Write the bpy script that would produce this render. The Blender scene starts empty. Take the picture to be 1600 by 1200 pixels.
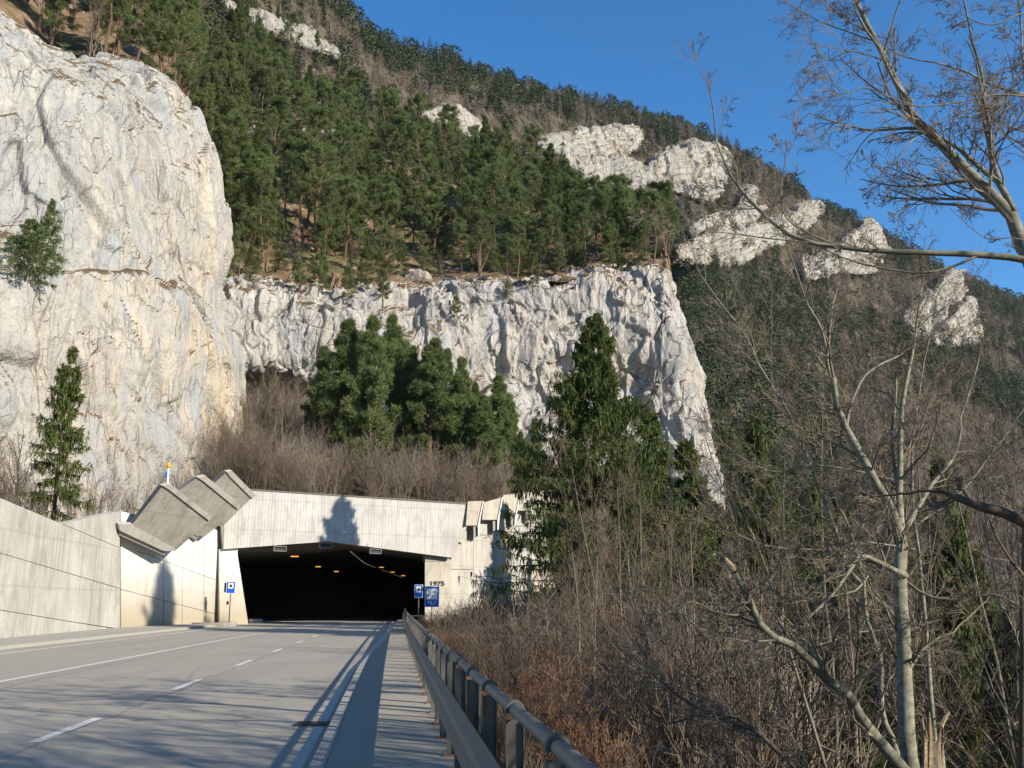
import bpy, math, numpy as np
from mathutils import Vector
S = bpy.context.scene
COL = S.collection
R_ = math.radians
# ------------------------------------------------------------------ camera, sky, sun
FPX, PITCH, CZ = 1500.0, math.atan(340/1500.0), 1.73
cam = bpy.data.cameras.new('camera'); co = bpy.data.objects.new('camera', cam); COL.objects.link(co)
cam.sensor_width = 36; cam.lens = 36*FPX/1600; cam.clip_end = 6000; cam.clip_start = .05
co.location = (0, 0, CZ); co.rotation_euler = (math.pi/2+PITCH, 0, 0); S.camera = co
SUN_EL = R_(25.5); SH = np.array([.82, -.57]); SH = SH/np.linalg.norm(SH)
SUND = Vector((SH[0]*math.cos(SUN_EL), SH[1]*math.cos(SUN_EL), math.sin(SUN_EL)))
W = bpy.data.worlds.new('World'); S.world = W; W.use_nodes = True
nt = W.node_tree; bg = nt.nodes['Background']; sk = nt.nodes.new('ShaderNodeTexSky')
sk.sky_type = 'NISHITA'; sk.sun_disc = False; sk.sun_elevation = SUN_EL
sk.sun_rotation = math.atan2(SH[0], SH[1]); sk.altitude = 900; sk.air_density = 1.0; sk.dust_density = .15; sk.ozone_density = 3.2
hs_ = nt.nodes.new('ShaderNodeHueSaturation'); hs_.inputs['Saturation'].default_value = 1.30; nt.links.new(sk.outputs[0], hs_.inputs['Color']); nt.links.new(hs_.outputs[0], bg.inputs[0]); bg.inputs[1].default_value = .12
sl = bpy.data.lights.new('sun', 'SUN'); so = bpy.data.objects.new('sun', sl); COL.objects.link(so)
sl.energy = 5.0; sl.angle = R_(.5); sl.color = (1, .91, .76)
so.rotation_euler = SUND.to_track_quat('Z', 'Y').to_euler()
S.view_settings.view_transform = 'Standard'; S.view_settings.look = 'None'
S.view_settings.exposure = .80; S.view_settings.gamma = 1
S.render.engine = 'CYCLES'
S.cycles.max_bounces = 5; S.cycles.diffuse_bounces = 3; S.cycles.transparent_max_bounces = 4
S.cycles.use_denoising = True
try: S.cycles.denoiser = 'OPENIMAGEDENOISE'
except Exception: pass

# ------------------------------------------------------------------ pixel -> world
sP, cP = math.sin(PITCH), math.cos(PITCH)
def ray(px, py):
    r = (px-800)/FPX; u = (600-py)/FPX
    return np.array([r, cP-u*sP, sP+u*cP])
def P(px, py, d):
    v = ray(px, py); return np.array([0, 0, CZ]) + v*(d/v[1])
def G(px, py, z=0.):
    v = ray(px, py); return np.array([0, 0, CZ]) + v*((z-CZ)/v[2])
def PP(px, py, a, b, off=0.):
    """ray hits the vertical plane through a and b (xy), moved off metres towards the camera"""
    t = np.array([b[0]-a[0], b[1]-a[1], 0.]); t /= np.linalg.norm(t); n = np.array([-t[1], t[0], 0.])
    if np.dot(n, np.array([-a[0], -a[1], 0.])) < 0: n = -n
    v = ray(px, py); o = np.array([a[0], a[1], 0.]) + n*off
    s = np.dot(o-np.array([0, 0, CZ]), n)/np.dot(v, n)
    return np.array([0, 0, CZ])+v*s
def proj(p):
    q = np.asarray(p, float)-np.array([0, 0, CZ]); z = q[..., 1]*cP+q[..., 2]*sP; y = -q[..., 1]*sP+q[..., 2]*cP
    return 800+FPX*q[..., 0]/z, 600-FPX*y/z

# ------------------------------------------------------------------ noise
def hsh(ix, iy, iz, seed):
    h = (ix.astype(np.int64)*374761393+iy.astype(np.int64)*668265263+iz.astype(np.int64)*2147483647+seed*974634777) & 0xffffffff
    h = ((h ^ (h >> 13))*1274126177) & 0xffffffff
    h = ((h ^ (h >> 16))*2246822519) & 0xffffffff
    return ((h ^ (h >> 15)) & 0xffffff)/float(0xffffff)
def vn(p, seed=0):
    f = np.floor(p); w = p-f; w = w*w*(3-2*w); i = f.astype(np.int64); r = 0
    for a in (0, 1):
        for b in (0, 1):
            for c in (0, 1):
                k = (w[:, 0] if a else 1-w[:, 0])*(w[:, 1] if b else 1-w[:, 1])*(w[:, 2] if c else 1-w[:, 2])
                r = r+k*hsh(i[:, 0]+a, i[:, 1]+b, i[:, 2]+c, seed)
    return r*2-1
def fbm(p, o=4, seed=0):
    r = 0; a = 1.
    for k in range(o):
        r = r+a*vn(p*2**k+k*7.3, seed+k); a *= .5
    return r
def facet(p, sc, seed, tilt=.6, K=26.):
    """blocky rock: each cell has its own offset and its own tilted plane; returns value and edge distance"""
    q = p/np.asarray(sc); f = np.floor(q).astype(np.int64); n = len(q)
    best = np.full(n, 9e9); sec = np.full(n, 9e9); val = np.zeros(n); ws = np.zeros(n)
    for a in (-1, 0, 1):
        for b in (-1, 0, 1):
            for c in (-1, 0, 1):
                x, y, z = f[:, 0]+a, f[:, 1]+b, f[:, 2]+c
                cx = x+.1+.8*hsh(x, y, z, seed); cy = y+.1+.8*hsh(x, y, z, seed+1); cz = z+.1+.8*hsh(x, y, z, seed+2)
                dx, dy, dz = q[:, 0]-cx, q[:, 1]-cy, q[:, 2]-cz
                d = dx*dx+dy*dy+dz*dz
                v = (hsh(x, y, z, seed+3)-.5)+tilt*((hsh(x, y, z, seed+4)-.5)*dx+(hsh(x, y, z, seed+5)-.5)*dy+(hsh(x, y, z, seed+6)-.5)*dz)*2
                m = d < best
                w = np.exp(-K*np.minimum(d, 20)); val += w*v; ws += w; sec = np.where(m, best, np.minimum(sec, d)); best = np.where(m, d, best)
    return val/(ws+1e-300), np.sqrt(sec)-np.sqrt(best)

# ------------------------------------------------------------------ objects
def tag(o, label=None, cat=None, group=None, kind=None):
    if label: o['label'] = label
    if cat: o['category'] = cat
    if group: o['group'] = group
    if kind: o['kind'] = kind
    return o
def empty(name, loc, label, cat, group=None, rz=0):
    o = bpy.data.objects.new(name, None); COL.objects.link(o); o.location = Vector([float(c) for c in loc]); o.rotation_euler = (0, 0, rz)
    o.empty_display_size = .2
    return tag(o, label, cat, group)
class MB:
    def __init__(s): s.v = []; s.q = []; s.t = []; s.n = 0; s.tb = {}; s.tint = []; s.ng = []
    def add(s, v, q=None, t=None, m=0, tint=None):
        v = np.asarray(v, float).reshape(-1, 3); 
        if q is not None and len(q): s.q.append((np.asarray(q, np.int64).reshape(-1, 4)+s.n, m))
        if t is not None and len(t): s.t.append((np.asarray(t, np.int64).reshape(-1, 3)+s.n, m))
        s.v.append(v); s.tint.append(np.full(len(v), .5) if tint is None else np.broadcast_to(tint, (len(v),)))
        s.n += len(v)
    def box(s, c, size, rz=0, m=0, ax=None):
        c = np.asarray(c, float); h = np.asarray(size, float)/2
        k = np.array([[x, y, z] for z in (-1, 1) for y in (-1, 1) for x in (-1, 1)], float)*h
        if ax is not None: k = k@np.asarray(ax)
        elif rz: k = k@np.array([[math.cos(rz), math.sin(rz), 0], [-math.sin(rz), math.cos(rz), 0], [0, 0, 1]])
        s.add(k+c, [[0, 2, 3, 1], [4, 5, 7, 6], [0, 1, 5, 4], [2, 6, 7, 3], [0, 4, 6, 2], [1, 3, 7, 5]], m=m)
    def prism(s, poly, ext, m=0, back=True):
        """planar polygon poly (n,3) extruded by vector ext"""
        poly = np.asarray(poly, float); n = len(poly); s.add(np.vstack([poly, poly+np.asarray(ext)]), [[i, (i+1) % n, n+(i+1) % n, n+i] for i in range(n)], m=m)
        b = s.n-2*n; s.ng.append((list(range(b, b+n))[::-1], m)); s.ng.append((list(range(b+n, b+2*n)), m))
    def tubes(s, pts, rad, k=4, m=0, tint=None):
        pts = np.asarray(pts, float); rad = np.asarray(rad, float)
        if pts.ndim == 2: pts = pts[None]; rad = np.broadcast_to(rad, pts.shape[:2])
        n, L, _ = pts.shape
        if n == 0: return
        tg = np.empty_like(pts); tg[:, 1:-1] = pts[:, 2:]-pts[:, :-2]; tg[:, 0] = pts[:, 1]-pts[:, 0]; tg[:, -1] = pts[:, -1]-pts[:, -2]
        tg /= np.linalg.norm(tg, axis=2, keepdims=True)+1e-9
        av = tg.mean(1); ref = np.where(np.abs(av[:, 2:3]) < .8, np.array([[0, 0, 1.]]), np.array([[1., 0, 0]]))[:, None, :]
        a = np.cross(tg, np.broadcast_to(ref, tg.shape)); a /= np.linalg.norm(a, axis=2, keepdims=True)+1e-9; b = np.cross(tg, a)
        th = np.arange(k)*2*math.pi/k
        v = pts[:, :, None]+rad[:, :, None, None]*(a[:, :, None]*np.cos(th)[None, None, :, None]+b[:, :, None]*np.sin(th)[None, None, :, None])
        idx = np.arange(n*L*k).reshape(n, L, k); j = np.roll(idx, -1, axis=2)
        q = np.stack([idx[:, :-1], j[:, :-1], j[:, 1:], idx[:, 1:]], -1).reshape(-1, 4)
        s.add(v.reshape(-1, 3), q, m=m, tint=None if tint is None else np.repeat(tint, L*k))
        if k >= 6:
            for e in (0, -1):
                for i in range(n): s.ng.append(([int(x)+s.n-n*L*k for x in (idx[i, e][::-1] if e == 0 else idx[i, e])], m))
    def build(s, name, mats, parent=None, smooth=False, attr=False):
        me = bpy.data.meshes.new(name); v = np.vstack(s.v); me.vertices.add(len(v)); me.vertices.foreach_set('co', v.ravel().astype(np.float32))
        loops = []; tot = []; mi = []
        for q, m in s.q: loops.append(q.ravel()); tot.append(np.full(len(q), 4)); mi.append(np.full(len(q), m))
        for q, m in s.t: loops.append(q.ravel()); tot.append(np.full(len(q), 3)); mi.append(np.full(len(q), m))
        for g, m in s.ng: loops.append(np.array(g)); tot.append(np.array([len(g)])); mi.append(np.array([m]))
        loops = np.concatenate(loops); tot = np.concatenate(tot); mi = np.concatenate(mi)
        me.loops.add(len(loops)); me.loops.foreach_set('vertex_index', loops.astype(np.int32))
        me.polygons.add(len(tot)); st = np.concatenate([[0], np.cumsum(tot)[:-1]])
        me.polygons.foreach_set('loop_start', st.astype(np.int32)); me.polygons.foreach_set('loop_total', tot.astype(np.int32))
        me.polygons.foreach_set('material_index', mi.astype(np.int32))
        me.polygons.foreach_set('use_smooth', np.full(len(tot), bool(smooth)))
        if attr:
            at = me.attributes.new('tint', 'FLOAT', 'POINT'); at.data.foreach_set('value', np.concatenate(s.tint).astype(np.float32))
        me.update(calc_edges=True); me.validate()
        for m in (mats if isinstance(mats, (list, tuple)) else [mats]): me.materials.append(m)
        o = bpy.data.objects.new(name, me); COL.objects.link(o)
        if parent is not None: o.parent = parent; o.matrix_parent_inverse = par_inv(parent)
        return o
def par_inv(p):
    from mathutils import Matrix
    return Matrix.LocRotScale(p.location, p.rotation_euler, p.scale).inverted()
def copy_tree(o, parent=None):
    c = o.copy(); COL.objects.link(c); c.parent = parent
    for ch in list(o.children): copy_tree(ch, c)
    return c

# ------------------------------------------------------------------ materials
def hexc(c): return (c[0], c[1], c[2], 1)
class NM:
    def __init__(s, name, rough=.8, spec=.3):
        s.m = bpy.data.materials.new(name); s.m.use_nodes = True; s.t = s.m.node_tree; s.b = s.t.nodes['Principled BSDF']
        s.b.inputs['Roughness'].default_value = rough; s.b.inputs['Specular IOR Level'].default_value = spec
        s.tc = s.t.nodes.new('ShaderNodeTexCoord')
    def L(s, a, b): s.t.links.new(a, b)
    def vec(s, scale=(1, 1, 1), rot=(0, 0, 0), src='Object'):
        n = s.t.nodes.new('ShaderNodeMapping'); n.inputs['Scale'].default_value = scale; n.inputs['Rotation'].default_value = rot
        s.L(s.tc.outputs[src], n.inputs[0]); return n.outputs[0]
    def noise(s, scale, det=4, v=None, rough=.55, dist=0):
        n = s.t.nodes.new('ShaderNodeTexNoise'); n.inputs['Scale'].default_value = scale; n.inputs['Detail'].default_value = det
        n.inputs['Roughness'].default_value = rough; n.inputs['Distortion'].default_value = dist
        s.L(v if v is not None else s.tc.outputs['Object'], n.inputs['Vector']); return n.outputs[0]
    def voro(s, scale, v=None, feat='DISTANCE_TO_EDGE'):
        n = s.t.nodes.new('ShaderNodeTexVoronoi'); n.feature = feat; n.inputs['Scale'].default_value = scale
        s.L(v if v is not None else s.tc.outputs['Object'], n.inputs['Vector']); return n.outputs[0]
    def ramp(s, f, stops):
        n = s.t.nodes.new('ShaderNodeValToRGB'); e = n.color_ramp.elements
        while len(e) < len(stops): e.new(.5)
        for i, (p, c) in enumerate(stops): e[i].position = p; e[i].color = hexc(c) if hasattr(c, '__len__') else (c, c, c, 1)
        s.L(f, n.inputs[0]); return n.outputs[0]
    def mix(s, f, a, b, mode='MIX'):
        n = s.t.nodes.new('ShaderNodeMix'); n.data_type = 'RGBA'; n.blend_type = mode
        for k, x in ((0, f), (6, a), (7, b)):
            if isinstance(x, (int, float)): n.inputs[k].default_value = x if k == 0 else (x, x, x, 1)
            elif isinstance(x, tuple): n.inputs[k].default_value = hexc(x)
            else: s.L(x, n.inputs[k])
        return n.outputs[2]
    def math(s, op, a, b=0., c=None):
        n = s.t.nodes.new('ShaderNodeMath'); n.operation = op; n.use_clamp = False
        for k, x in enumerate((a, b) if c is None else (a, b, c)):
            if isinstance(x, (int, float)): n.inputs[k].default_value = x
            else: s.L(x, n.inputs[k])
        return n.outputs[0]
    def sep(s, v):
        n = s.t.nodes.new('ShaderNodeSeparateXYZ'); s.L(v, n.inputs[0]); return n.outputs
    def geo(s, k='Normal'):
        n = s.t.nodes.new('ShaderNodeNewGeometry'); return n.outputs[k]
    def bump(s, h, st=.3, d=.05):
        n = s.t.nodes.new('ShaderNodeBump'); n.inputs['Strength'].default_value = st; n.inputs['Distance'].default_value = d
        s.L(h, n.inputs['Height']); s.L(n.outputs[0], s.b.inputs['Normal'])
    def col(s, c):
        if isinstance(c, tuple): s.b.inputs['Base Color'].default_value = hexc(c)
        else: s.L(c, s.b.inputs['Base Color'])
        return s.m
def m_plain(name, c, rough=.6, metal=0., var=.12, sc=6.):
    n = NM(name, rough); f = n.noise(sc, 4); n.b.inputs['Metallic'].default_value = metal
    return n.col(n.mix(f, tuple(x*(1-var) for x in c), tuple(min(1, x*(1+var)) for x in c)))
def m_rock(name, base, grey, ochre, och=.5, soil=True, sc=1., och_z=None, strata=0., dark=.6):
    n = NM(name, .95, .12)
    P_ = n.tc.outputs['Object']
    big = n.noise(.07*sc, 5, dist=.6); st = n.noise(.55*sc, 7, n.vec((1, 1, .10)), .68, .3); st2 = n.noise(1.7*sc, 6, n.vec((1, 1, .16), (.03, .05, 0)), .7); fine = n.noise(3.2*sc, 9, rough=.72); mid = n.noise(.7*sc, 6, rough=.6)
    c = n.mix(n.ramp(st, [(.36, 0.), (.62, 1.)]), base, grey)
    c = n.mix(n.math('MULTIPLY', n.ramp(mid, [(.45, 0.), (.7, 1.)]), .45), c, tuple(min(1, x*1.18) for x in base))
    o = n.math('MULTIPLY', n.ramp(n.noise(.16*sc, 5, n.vec((1, 1, .35)), dist=.8), [(.50, 0.), (.68, 1.)]), och)
    if och_z is not None:
        gx = n.sep(P_); dd = n.math('ADD', n.math('MULTIPLY', gx[0], och_z[0]), och_z[1]); cl = n.t.nodes.new('ShaderNodeClamp'); n.L(dd, cl.inputs[0])
        o = n.math('ADD', n.math('MULTIPLY', o, .5), n.math('MULTIPLY', cl.outputs[0], n.ramp(n.noise(.4, 7, n.vec((1, 1, .22)), .65, 1.), [(.38, 0.), (.66, 1.)])))
    c = n.mix(o, c, ochre)
    c = n.mix(n.ramp(big, [(.42, .0), (.66, .55)]), c, tuple(x*.85 for x in grey))
    c = n.mix(n.math('MULTIPLY', n.ramp(st2, [(.54, 0.), (.72, 1.)]), dark), c, tuple(x*.42 for x in grey))
    c = n.mix(n.ramp(fine, [(.30, .55), (.50, 0.)]), c, tuple(x*.4 for x in grey))
    w = n.t.nodes.new('ShaderNodeTexNoise'); w.inputs['Scale'].default_value = .5*sc; w.inputs['Detail'].default_value = 4; n.L(P_, w.inputs[0])
    va = n.t.nodes.new('ShaderNodeVectorMath'); va.operation = 'MULTIPLY_ADD'; n.L(w.outputs[1], va.inputs[0]); va.inputs[1].default_value = (.55/sc,)*3; n.L(n.vec((1, 1, .3), (.15, .1, .2)), va.inputs[2])
    cr1 = n.voro(.30*sc, va.outputs[0]); cr2 = n.voro(.95*sc, va.outputs[0])
    k1 = n.ramp(cr1, [(0., 1.), (.018, .5), (.035, 0.)]); k2 = n.ramp(cr2, [(0., .7), (.03, .0)])
    ck = n.math('MULTIPLY', n.math('MAXIMUM', k1, k2), n.ramp(n.noise(.25*sc, 4), [(.42, .1), (.6, 1.)]))
    c = n.mix(n.math('MULTIPLY', ck, .35), c, (.09, .075, .06))
    pit = n.noise(1.05*sc, 5, n.vec((1, 1, .28), (0, .12, 0)), .62); pit2 = n.noise(2.4*sc, 4, n.vec((.5, .5, 1.6), (.2, 0, 0)), .6)
    c = n.mix(n.math('MULTIPLY', n.ramp(pit, [(.655, 0.), (.70, 1.)]), .8), c, (.12, .10, .075)); c = n.mix(n.math('MULTIPLY', n.ramp(pit2, [(.66, 0.), (.71, 1.)]), .7), c, (.13, .11, .085))
    c = n.mix(n.math('MULTIPLY', n.ramp(n.noise(.22*sc, 6, n.vec((1, 1, .4)), .6, .5), [(.53, 0.), (.64, 1.)]), .55), c, (grey[0]*.92, grey[1]*1.0, grey[2]*1.12))
    h = n.math('ADD', n.math('MULTIPLY', fine, .6), n.math('ADD', n.math('MULTIPLY', st, .8), n.math('MULTIPLY', ck, -.5)))
    if strata:
        wv = n.t.nodes.new('ShaderNodeTexWave'); wv.wave_type = 'BANDS'; wv.bands_direction = 'Z'; wv.inputs['Scale'].default_value = strata; wv.inputs['Distortion'].default_value = 3.5; wv.inputs['Detail'].default_value = 4; wv.inputs['Detail Scale'].default_value = .6
        n.L(n.vec((1, 1, 1), (0, R_(33), 0)), wv.inputs[0]); wf = n.math('MULTIPLY', n.ramp(wv.outputs[1], [(.0, 1.), (.22, 0.)]), n.ramp(n.noise(.06, 4), [(.4, .1), (.6, 1.)]))
        c = n.mix(n.math('MULTIPLY', wf, .28), c, (.14, .12, .095)); h = n.math('ADD', h, n.math('MULTIPLY', wf, -1.))
    if soil:
        nz = n.sep(n.geo())[2]; mk = n.math('ADD', nz, n.math('MULTIPLY', n.math('SUBTRACT', n.noise(.5, 5), .5), .8))
        sc_ = n.mix(n.noise(1.5, 5), (.075, .05, .028), (.17, .12, .07)); c = n.mix(n.ramp(mk, [(.56, 0.), (.66, 1.)]), c, sc_)
    n.bump(h, .9, .35/sc); return n.col(c)
def m_soil(name, a, b, g=(.06, .075, .025), stone=0.):
    n = NM(name, .95, .1); f = n.noise(.35, 7, rough=.65); c = n.mix(n.ramp(f, [(.35, 0.), (.65, 1.)]), a, b)
    c = n.mix(n.ramp(n.noise(.12, 5), [(.5, 0.), (.62, .7)]), c, g)
    if stone: c = n.mix(n.ramp(n.noise(.5, 6, rough=.7), [(.60, 0.), (.66, stone)]), c, (.5, .47, .42))
    n.bump(n.noise(3., 8, rough=.7), .8, .3); return n.col(c)
def m_conc(name, a, b, streak=.5, board=0., tan=None, bdir=0):
    n = NM(name, .88, .25); v = n.vec((1.6, 1.6, .12)); s = n.noise(1.6, 6, v, .65); f = n.noise(.35, 5); g = n.noise(14, 5)
    c = n.mix(n.ramp(f, [(.3, 0.), (.7, 1.)]), a, b)
    c = n.mix(n.math('MULTIPLY', n.ramp(s, [(.48, 0.), (.72, 1.)]), streak), c, tuple(x*.55 for x in a))
    c = n.mix(n.ramp(g, [(.35, .35), (.6, 0.)]), c, tuple(x*.55 for x in a))
    bl = n.noise(.9, 8, n.vec((1, 1, .55)), .7, .5); c = n.mix(n.ramp(bl, [(.50, 0.), (.68, .5)]), c, tuple(x*.5 for x in a))
    lf = n.t.nodes.new('ShaderNodeTexWave'); lf.wave_type = 'BANDS'; lf.bands_direction = 'Z'; lf.inputs['Scale'].default_value = .13; lf.inputs['Distortion'].default_value = .35; lf.inputs['Detail'].default_value = 3; n.L(n.tc.outputs['Object'], lf.inputs[0])
    c = n.mix(n.math('MULTIPLY', n.ramp(lf.outputs[1], [(0., 1.), (.012, 0.)]), .2), c, tuple(x*.4 for x in a))
    if tan:
        z = n.sep(n.geo('Position'))[2]; z = n.math('ADD', n.math('MULTIPLY', z, -.28), n.math('ADD', 1.0, n.math('MULTIPLY', f, .35)))
        cl = n.t.nodes.new('ShaderNodeClamp'); n.L(z, cl.inputs[0]); c = n.mix(cl.outputs[0], c, tan)
    h = n.math('ADD', n.math('MULTIPLY', g, .4), s)
    if board:
        w = n.t.nodes.new('ShaderNodeTexWave'); w.wave_type = 'BANDS'; w.bands_direction = 'XYZ'[bdir]; w.inputs['Scale'].default_value = board; w.inputs['Distortion'].default_value = .6; w.inputs['Detail'].default_value = 3
        n.L(n.tc.outputs['Object'], w.inputs[0]); wf = n.ramp(w.outputs[1], [(0., 0.), (.18, 1.)])
        c = n.mix(n.math('MULTIPLY', n.math('SUBTRACT', 1., wf), .3), c, tuple(x*.4 for x in a)); h = n.math('ADD', h, wf)
    n.bump(h, .35, .03); return n.col(c)
def m_bark(name, a, b, sc=3.):
    n = NM(name, .9, .12); v = n.vec((1, 1, .35)); f = n.noise(sc, 7, v, .7); g = n.noise(sc*4, 6, n.vec((1, 1, 1.6)), .7); l = n.noise(sc*.8, 5, rough=.6)
    r = n.t.nodes.new('ShaderNodeObjectInfo').outputs['Random']; at = n.t.nodes.new('ShaderNodeAttribute'); at.attribute_name = 'tint'
    c = n.mix(n.ramp(f, [(.32, 0.), (.66, 1.)]), a, b); c = n.mix(n.ramp(g, [(.42, .6), (.58, 0.)]), c, tuple(x*.5 for x in a)); c = n.mix(n.ramp(l, [(.55, 0.), (.68, .55)]), c, (a[0]*.75, a[1]*.85, a[2]*.6))
    c = n.mix(n.math('MULTIPLY', r, .3), c, tuple(x*.6 for x in a)); c = n.mix(n.math('MULTIPLY', at.outputs['Fac'], .35), c, tuple(x*.55 for x in a)); n.bump(n.math('ADD', f, n.math('MULTIPLY', g, .5)), .7, .02); return n.col(c)
def m_leaf(name, a, b, trans=.25, attr=False):
    n = NM(name, .75, .2)
    r = n.t.nodes.new('ShaderNodeObjectInfo').outputs['Random']
    at = n.t.nodes.new('ShaderNodeAttribute'); at.attribute_name = 'tint'
    f = n.math('ADD', n.math('MULTIPLY', at.outputs['Fac'], .65 if not attr else 1.), n.math('MULTIPLY', r, .35 if not attr else 0.))
    c = n.mix(f, a, b); n.col(c)
    if trans:
        t = n.t.nodes.new('ShaderNodeBsdfTranslucent'); n.L(c, t.inputs[0]); mx = n.t.nodes.new('ShaderNodeMixShader'); mx.inputs[0].default_value = trans
        n.L(n.b.outputs[0], mx.inputs[1]); n.L(t.outputs[0], mx.inputs[2]); n.L(mx.outputs[0], n.t.nodes['Material Output'].inputs[0])
    return n.m
M = {}
M['rockA'] = m_rock('limestone_near', (.42, .395, .35), (.29, .29, .285), (.50, .36, .19), .28, och_z=(.072, 2.86))
M['rockB'] = m_rock('limestone_band', (.44, .405, .36), (.30, .29, .28), (.45, .32, .21), .4)
M['rockD'] = m_rock('limestone_far', (.42, .39, .345), (.27, .255, .23), (.42, .33, .23), .5, sc=.5, strata=.09, dark=.35)
M['soil'] = m_soil('leaf_litter', (.13, .08, .045), (.23, .16, .10), stone=.8)
M['bank'] = m_soil('bank_soil', (.06, .045, .03), (.13, .095, .06), g=(.06, .075, .028))
M['hill'] = m_soil('hill_ground', (.07, .055, .042), (.12, .095, .072), g=(.045, .048, .025))
M['conc'] = m_conc('pale_concrete', (.36, .335, .295), (.46, .435, .39), .55)
M['conc_wall'] = m_conc('weathered_concrete', (.35, .33, .285), (.50, .475, .425), .6)
M['conc_tan'] = m_conc('stained_concrete', (.56, .545, .51), (.66, .645, .61), .3, tan=(.36, .31, .225))
M['conc_pier'] = m_conc('pier_concrete', (.36, .325, .265), (.44, .40, .33), .5)
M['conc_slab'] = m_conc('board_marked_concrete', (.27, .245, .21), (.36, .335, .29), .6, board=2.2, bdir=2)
M['conc_dark'] = m_conc('shaded_concrete', (.15, .135, .11), (.22, .20, .165), .3)  # tunnel interior: the lintel's shade is put into a darker concrete tone
M['joint'] = m_plain('joint_dark', (.06, .055, .05), .9)
M['steel'] = m_plain('galvanised_steel', (.16, .152, .137), .6, .3, .3, 9)
M['steel_dk'] = m_plain('weathered_steel', (.10, .097, .092), .65, .25, .3, 14)
M['rust'] = m_plain('rusty_foot', (.16, .08, .045), .85, .1, .4, 20)
def m_paint():
    n = NM('worn_paint', .75, .2); f = n.noise(9, 8, rough=.75); return n.col(n.mix(n.ramp(f, [(.50, 0.), (.60, .8)]), n.mix(n.noise(1.5, 4), (.52, .51, .48), (.66, .65, .61)), (.26, .25, .225)))
M['white'] = m_paint(); M['white_shade'] = m_plain('shaded_paint', (.40, .39, .355), .8, 0, .25, 7)  # second paint is dulled to carry the kerb's shadow over the right line
M['blue'] = m_plain('sign_blue', (.012, .10, .50), .45, 0, .05)
M['signwhite'] = m_plain('sign_white', (.75, .77, .78), .45, 0, .05)
M['black'] = m_plain('sign_black', (.02, .02, .025), .6)
M['orange'] = m_plain('orange_cap', (.75, .30, .02), .5)
M['bark_pine'] = m_bark('pine_bark', (.13, .085, .06), (.26, .15, .095)); M['bark_dk'] = m_bark('spruce_bark', (.06, .045, .035), (.11, .085, .065))
M['bark_beech'] = m_bark('beech_bark', (.17, .162, .12), (.37, .345, .27), 2.2)
M['twig'] = m_bark('twig_bark', (.125, .092, .068), (.25, .195, .145)); M['twig_pale'] = m_bark('pale_twig', (.20, .165, .13), (.34, .29, .23))
M['twig_beech'] = m_bark('beech_twig', (.16, .13, .10), (.33, .28, .215)); M['twig_red'] = m_bark('reddish_twig', (.20, .115, .07), (.35, .215, .14)); M['wood'] = m_bark('split_wood', (.22, .15, .09), (.46, .35, .23), 6)
M['pine'] = m_leaf('pine_needles', (.082, .112, .038), (.19, .23, .085), .38); M['spruce'] = m_leaf('spruce_needles', (.042, .064, .018), (.125, .148, .038), .35)
M['grass'] = m_leaf('dry_grass', (.22, .16, .08), (.34, .26, .14), .2)
M['farcon'] = m_leaf('far_conifer', (.036, .050, .026), (.085, .105, .05), 0, True)
M['farbare'] = m_leaf('far_bare_twigs', (.13, .10, .082), (.24, .19, .155), 0, True)

# ------------------------------------------------------------------ surfaces
def cr(a, n):
    """Catmull-Rom resample along axis 0, even in index space"""
    a = np.asarray(a, float); m = len(a); u = np.linspace(0, m-1, n); i = np.minimum(u.astype(int), m-2); t = (u-i)
    sh = (-1,)+(1,)*(a.ndim-1); t = t.reshape(sh)
    g = lambda k: a[np.clip(i+k, 0, m-1)]
    p0, p1, p2, p3 = g(-1), g(0), g(1), g(2)
    return .5*((2*p1)+(-p0+p2)*t+(2*p0-5*p1+4*p2-p3)*t*t+(-p0+3*p1-3*p2+p3)*t**3)
def even(a, n):
    """resample a polyline/loft along axis 0 evenly by mean length"""
    f = cr(a, max(200, len(a)*25)); d = np.linalg.norm(np.diff(f, axis=0), axis=-1)
    if d.ndim > 1: d = d.mean(axis=tuple(range(1, d.ndim)))
    s = np.concatenate([[0], np.cumsum(d)]); s /= s[-1]; q = np.linspace(0, 1, n)
    idx = np.interp(q, s, np.arange(len(s))); i = np.minimum(idx.astype(int), len(s)-2); t = (idx-i).reshape((-1,)+(1,)*(f.ndim-1))
    return f[i]*(1-t)+f[i+1]*t
def loft(ctrl, nr, nc):
    a = even(np.asarray(ctrl, float), nr); return np.swapaxes(even(np.swapaxes(a, 0, 1), nc), 0, 1)
def normals(g):
    du = np.gradient(g, axis=0); dv = np.gradient(g, axis=1); n = np.cross(dv, du); n /= np.linalg.norm(n, axis=2, keepdims=True)+1e-9; return n
def sheet(name, g, mat, label=None, cat=None, kind=None, smooth=False, parent=None):
    nr, nc, _ = g.shape; idx = np.arange(nr*nc).reshape(nr, nc); q = np.stack([idx[:-1, :-1], idx[:-1, 1:], idx[1:, 1:], idx[1:, :-1]], -1).reshape(-1, 4)
    b = MB(); b.add(g.reshape(-1, 3), q); o = b.build(name, mat, parent, smooth); return tag(o, label, cat, None, kind)
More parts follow.
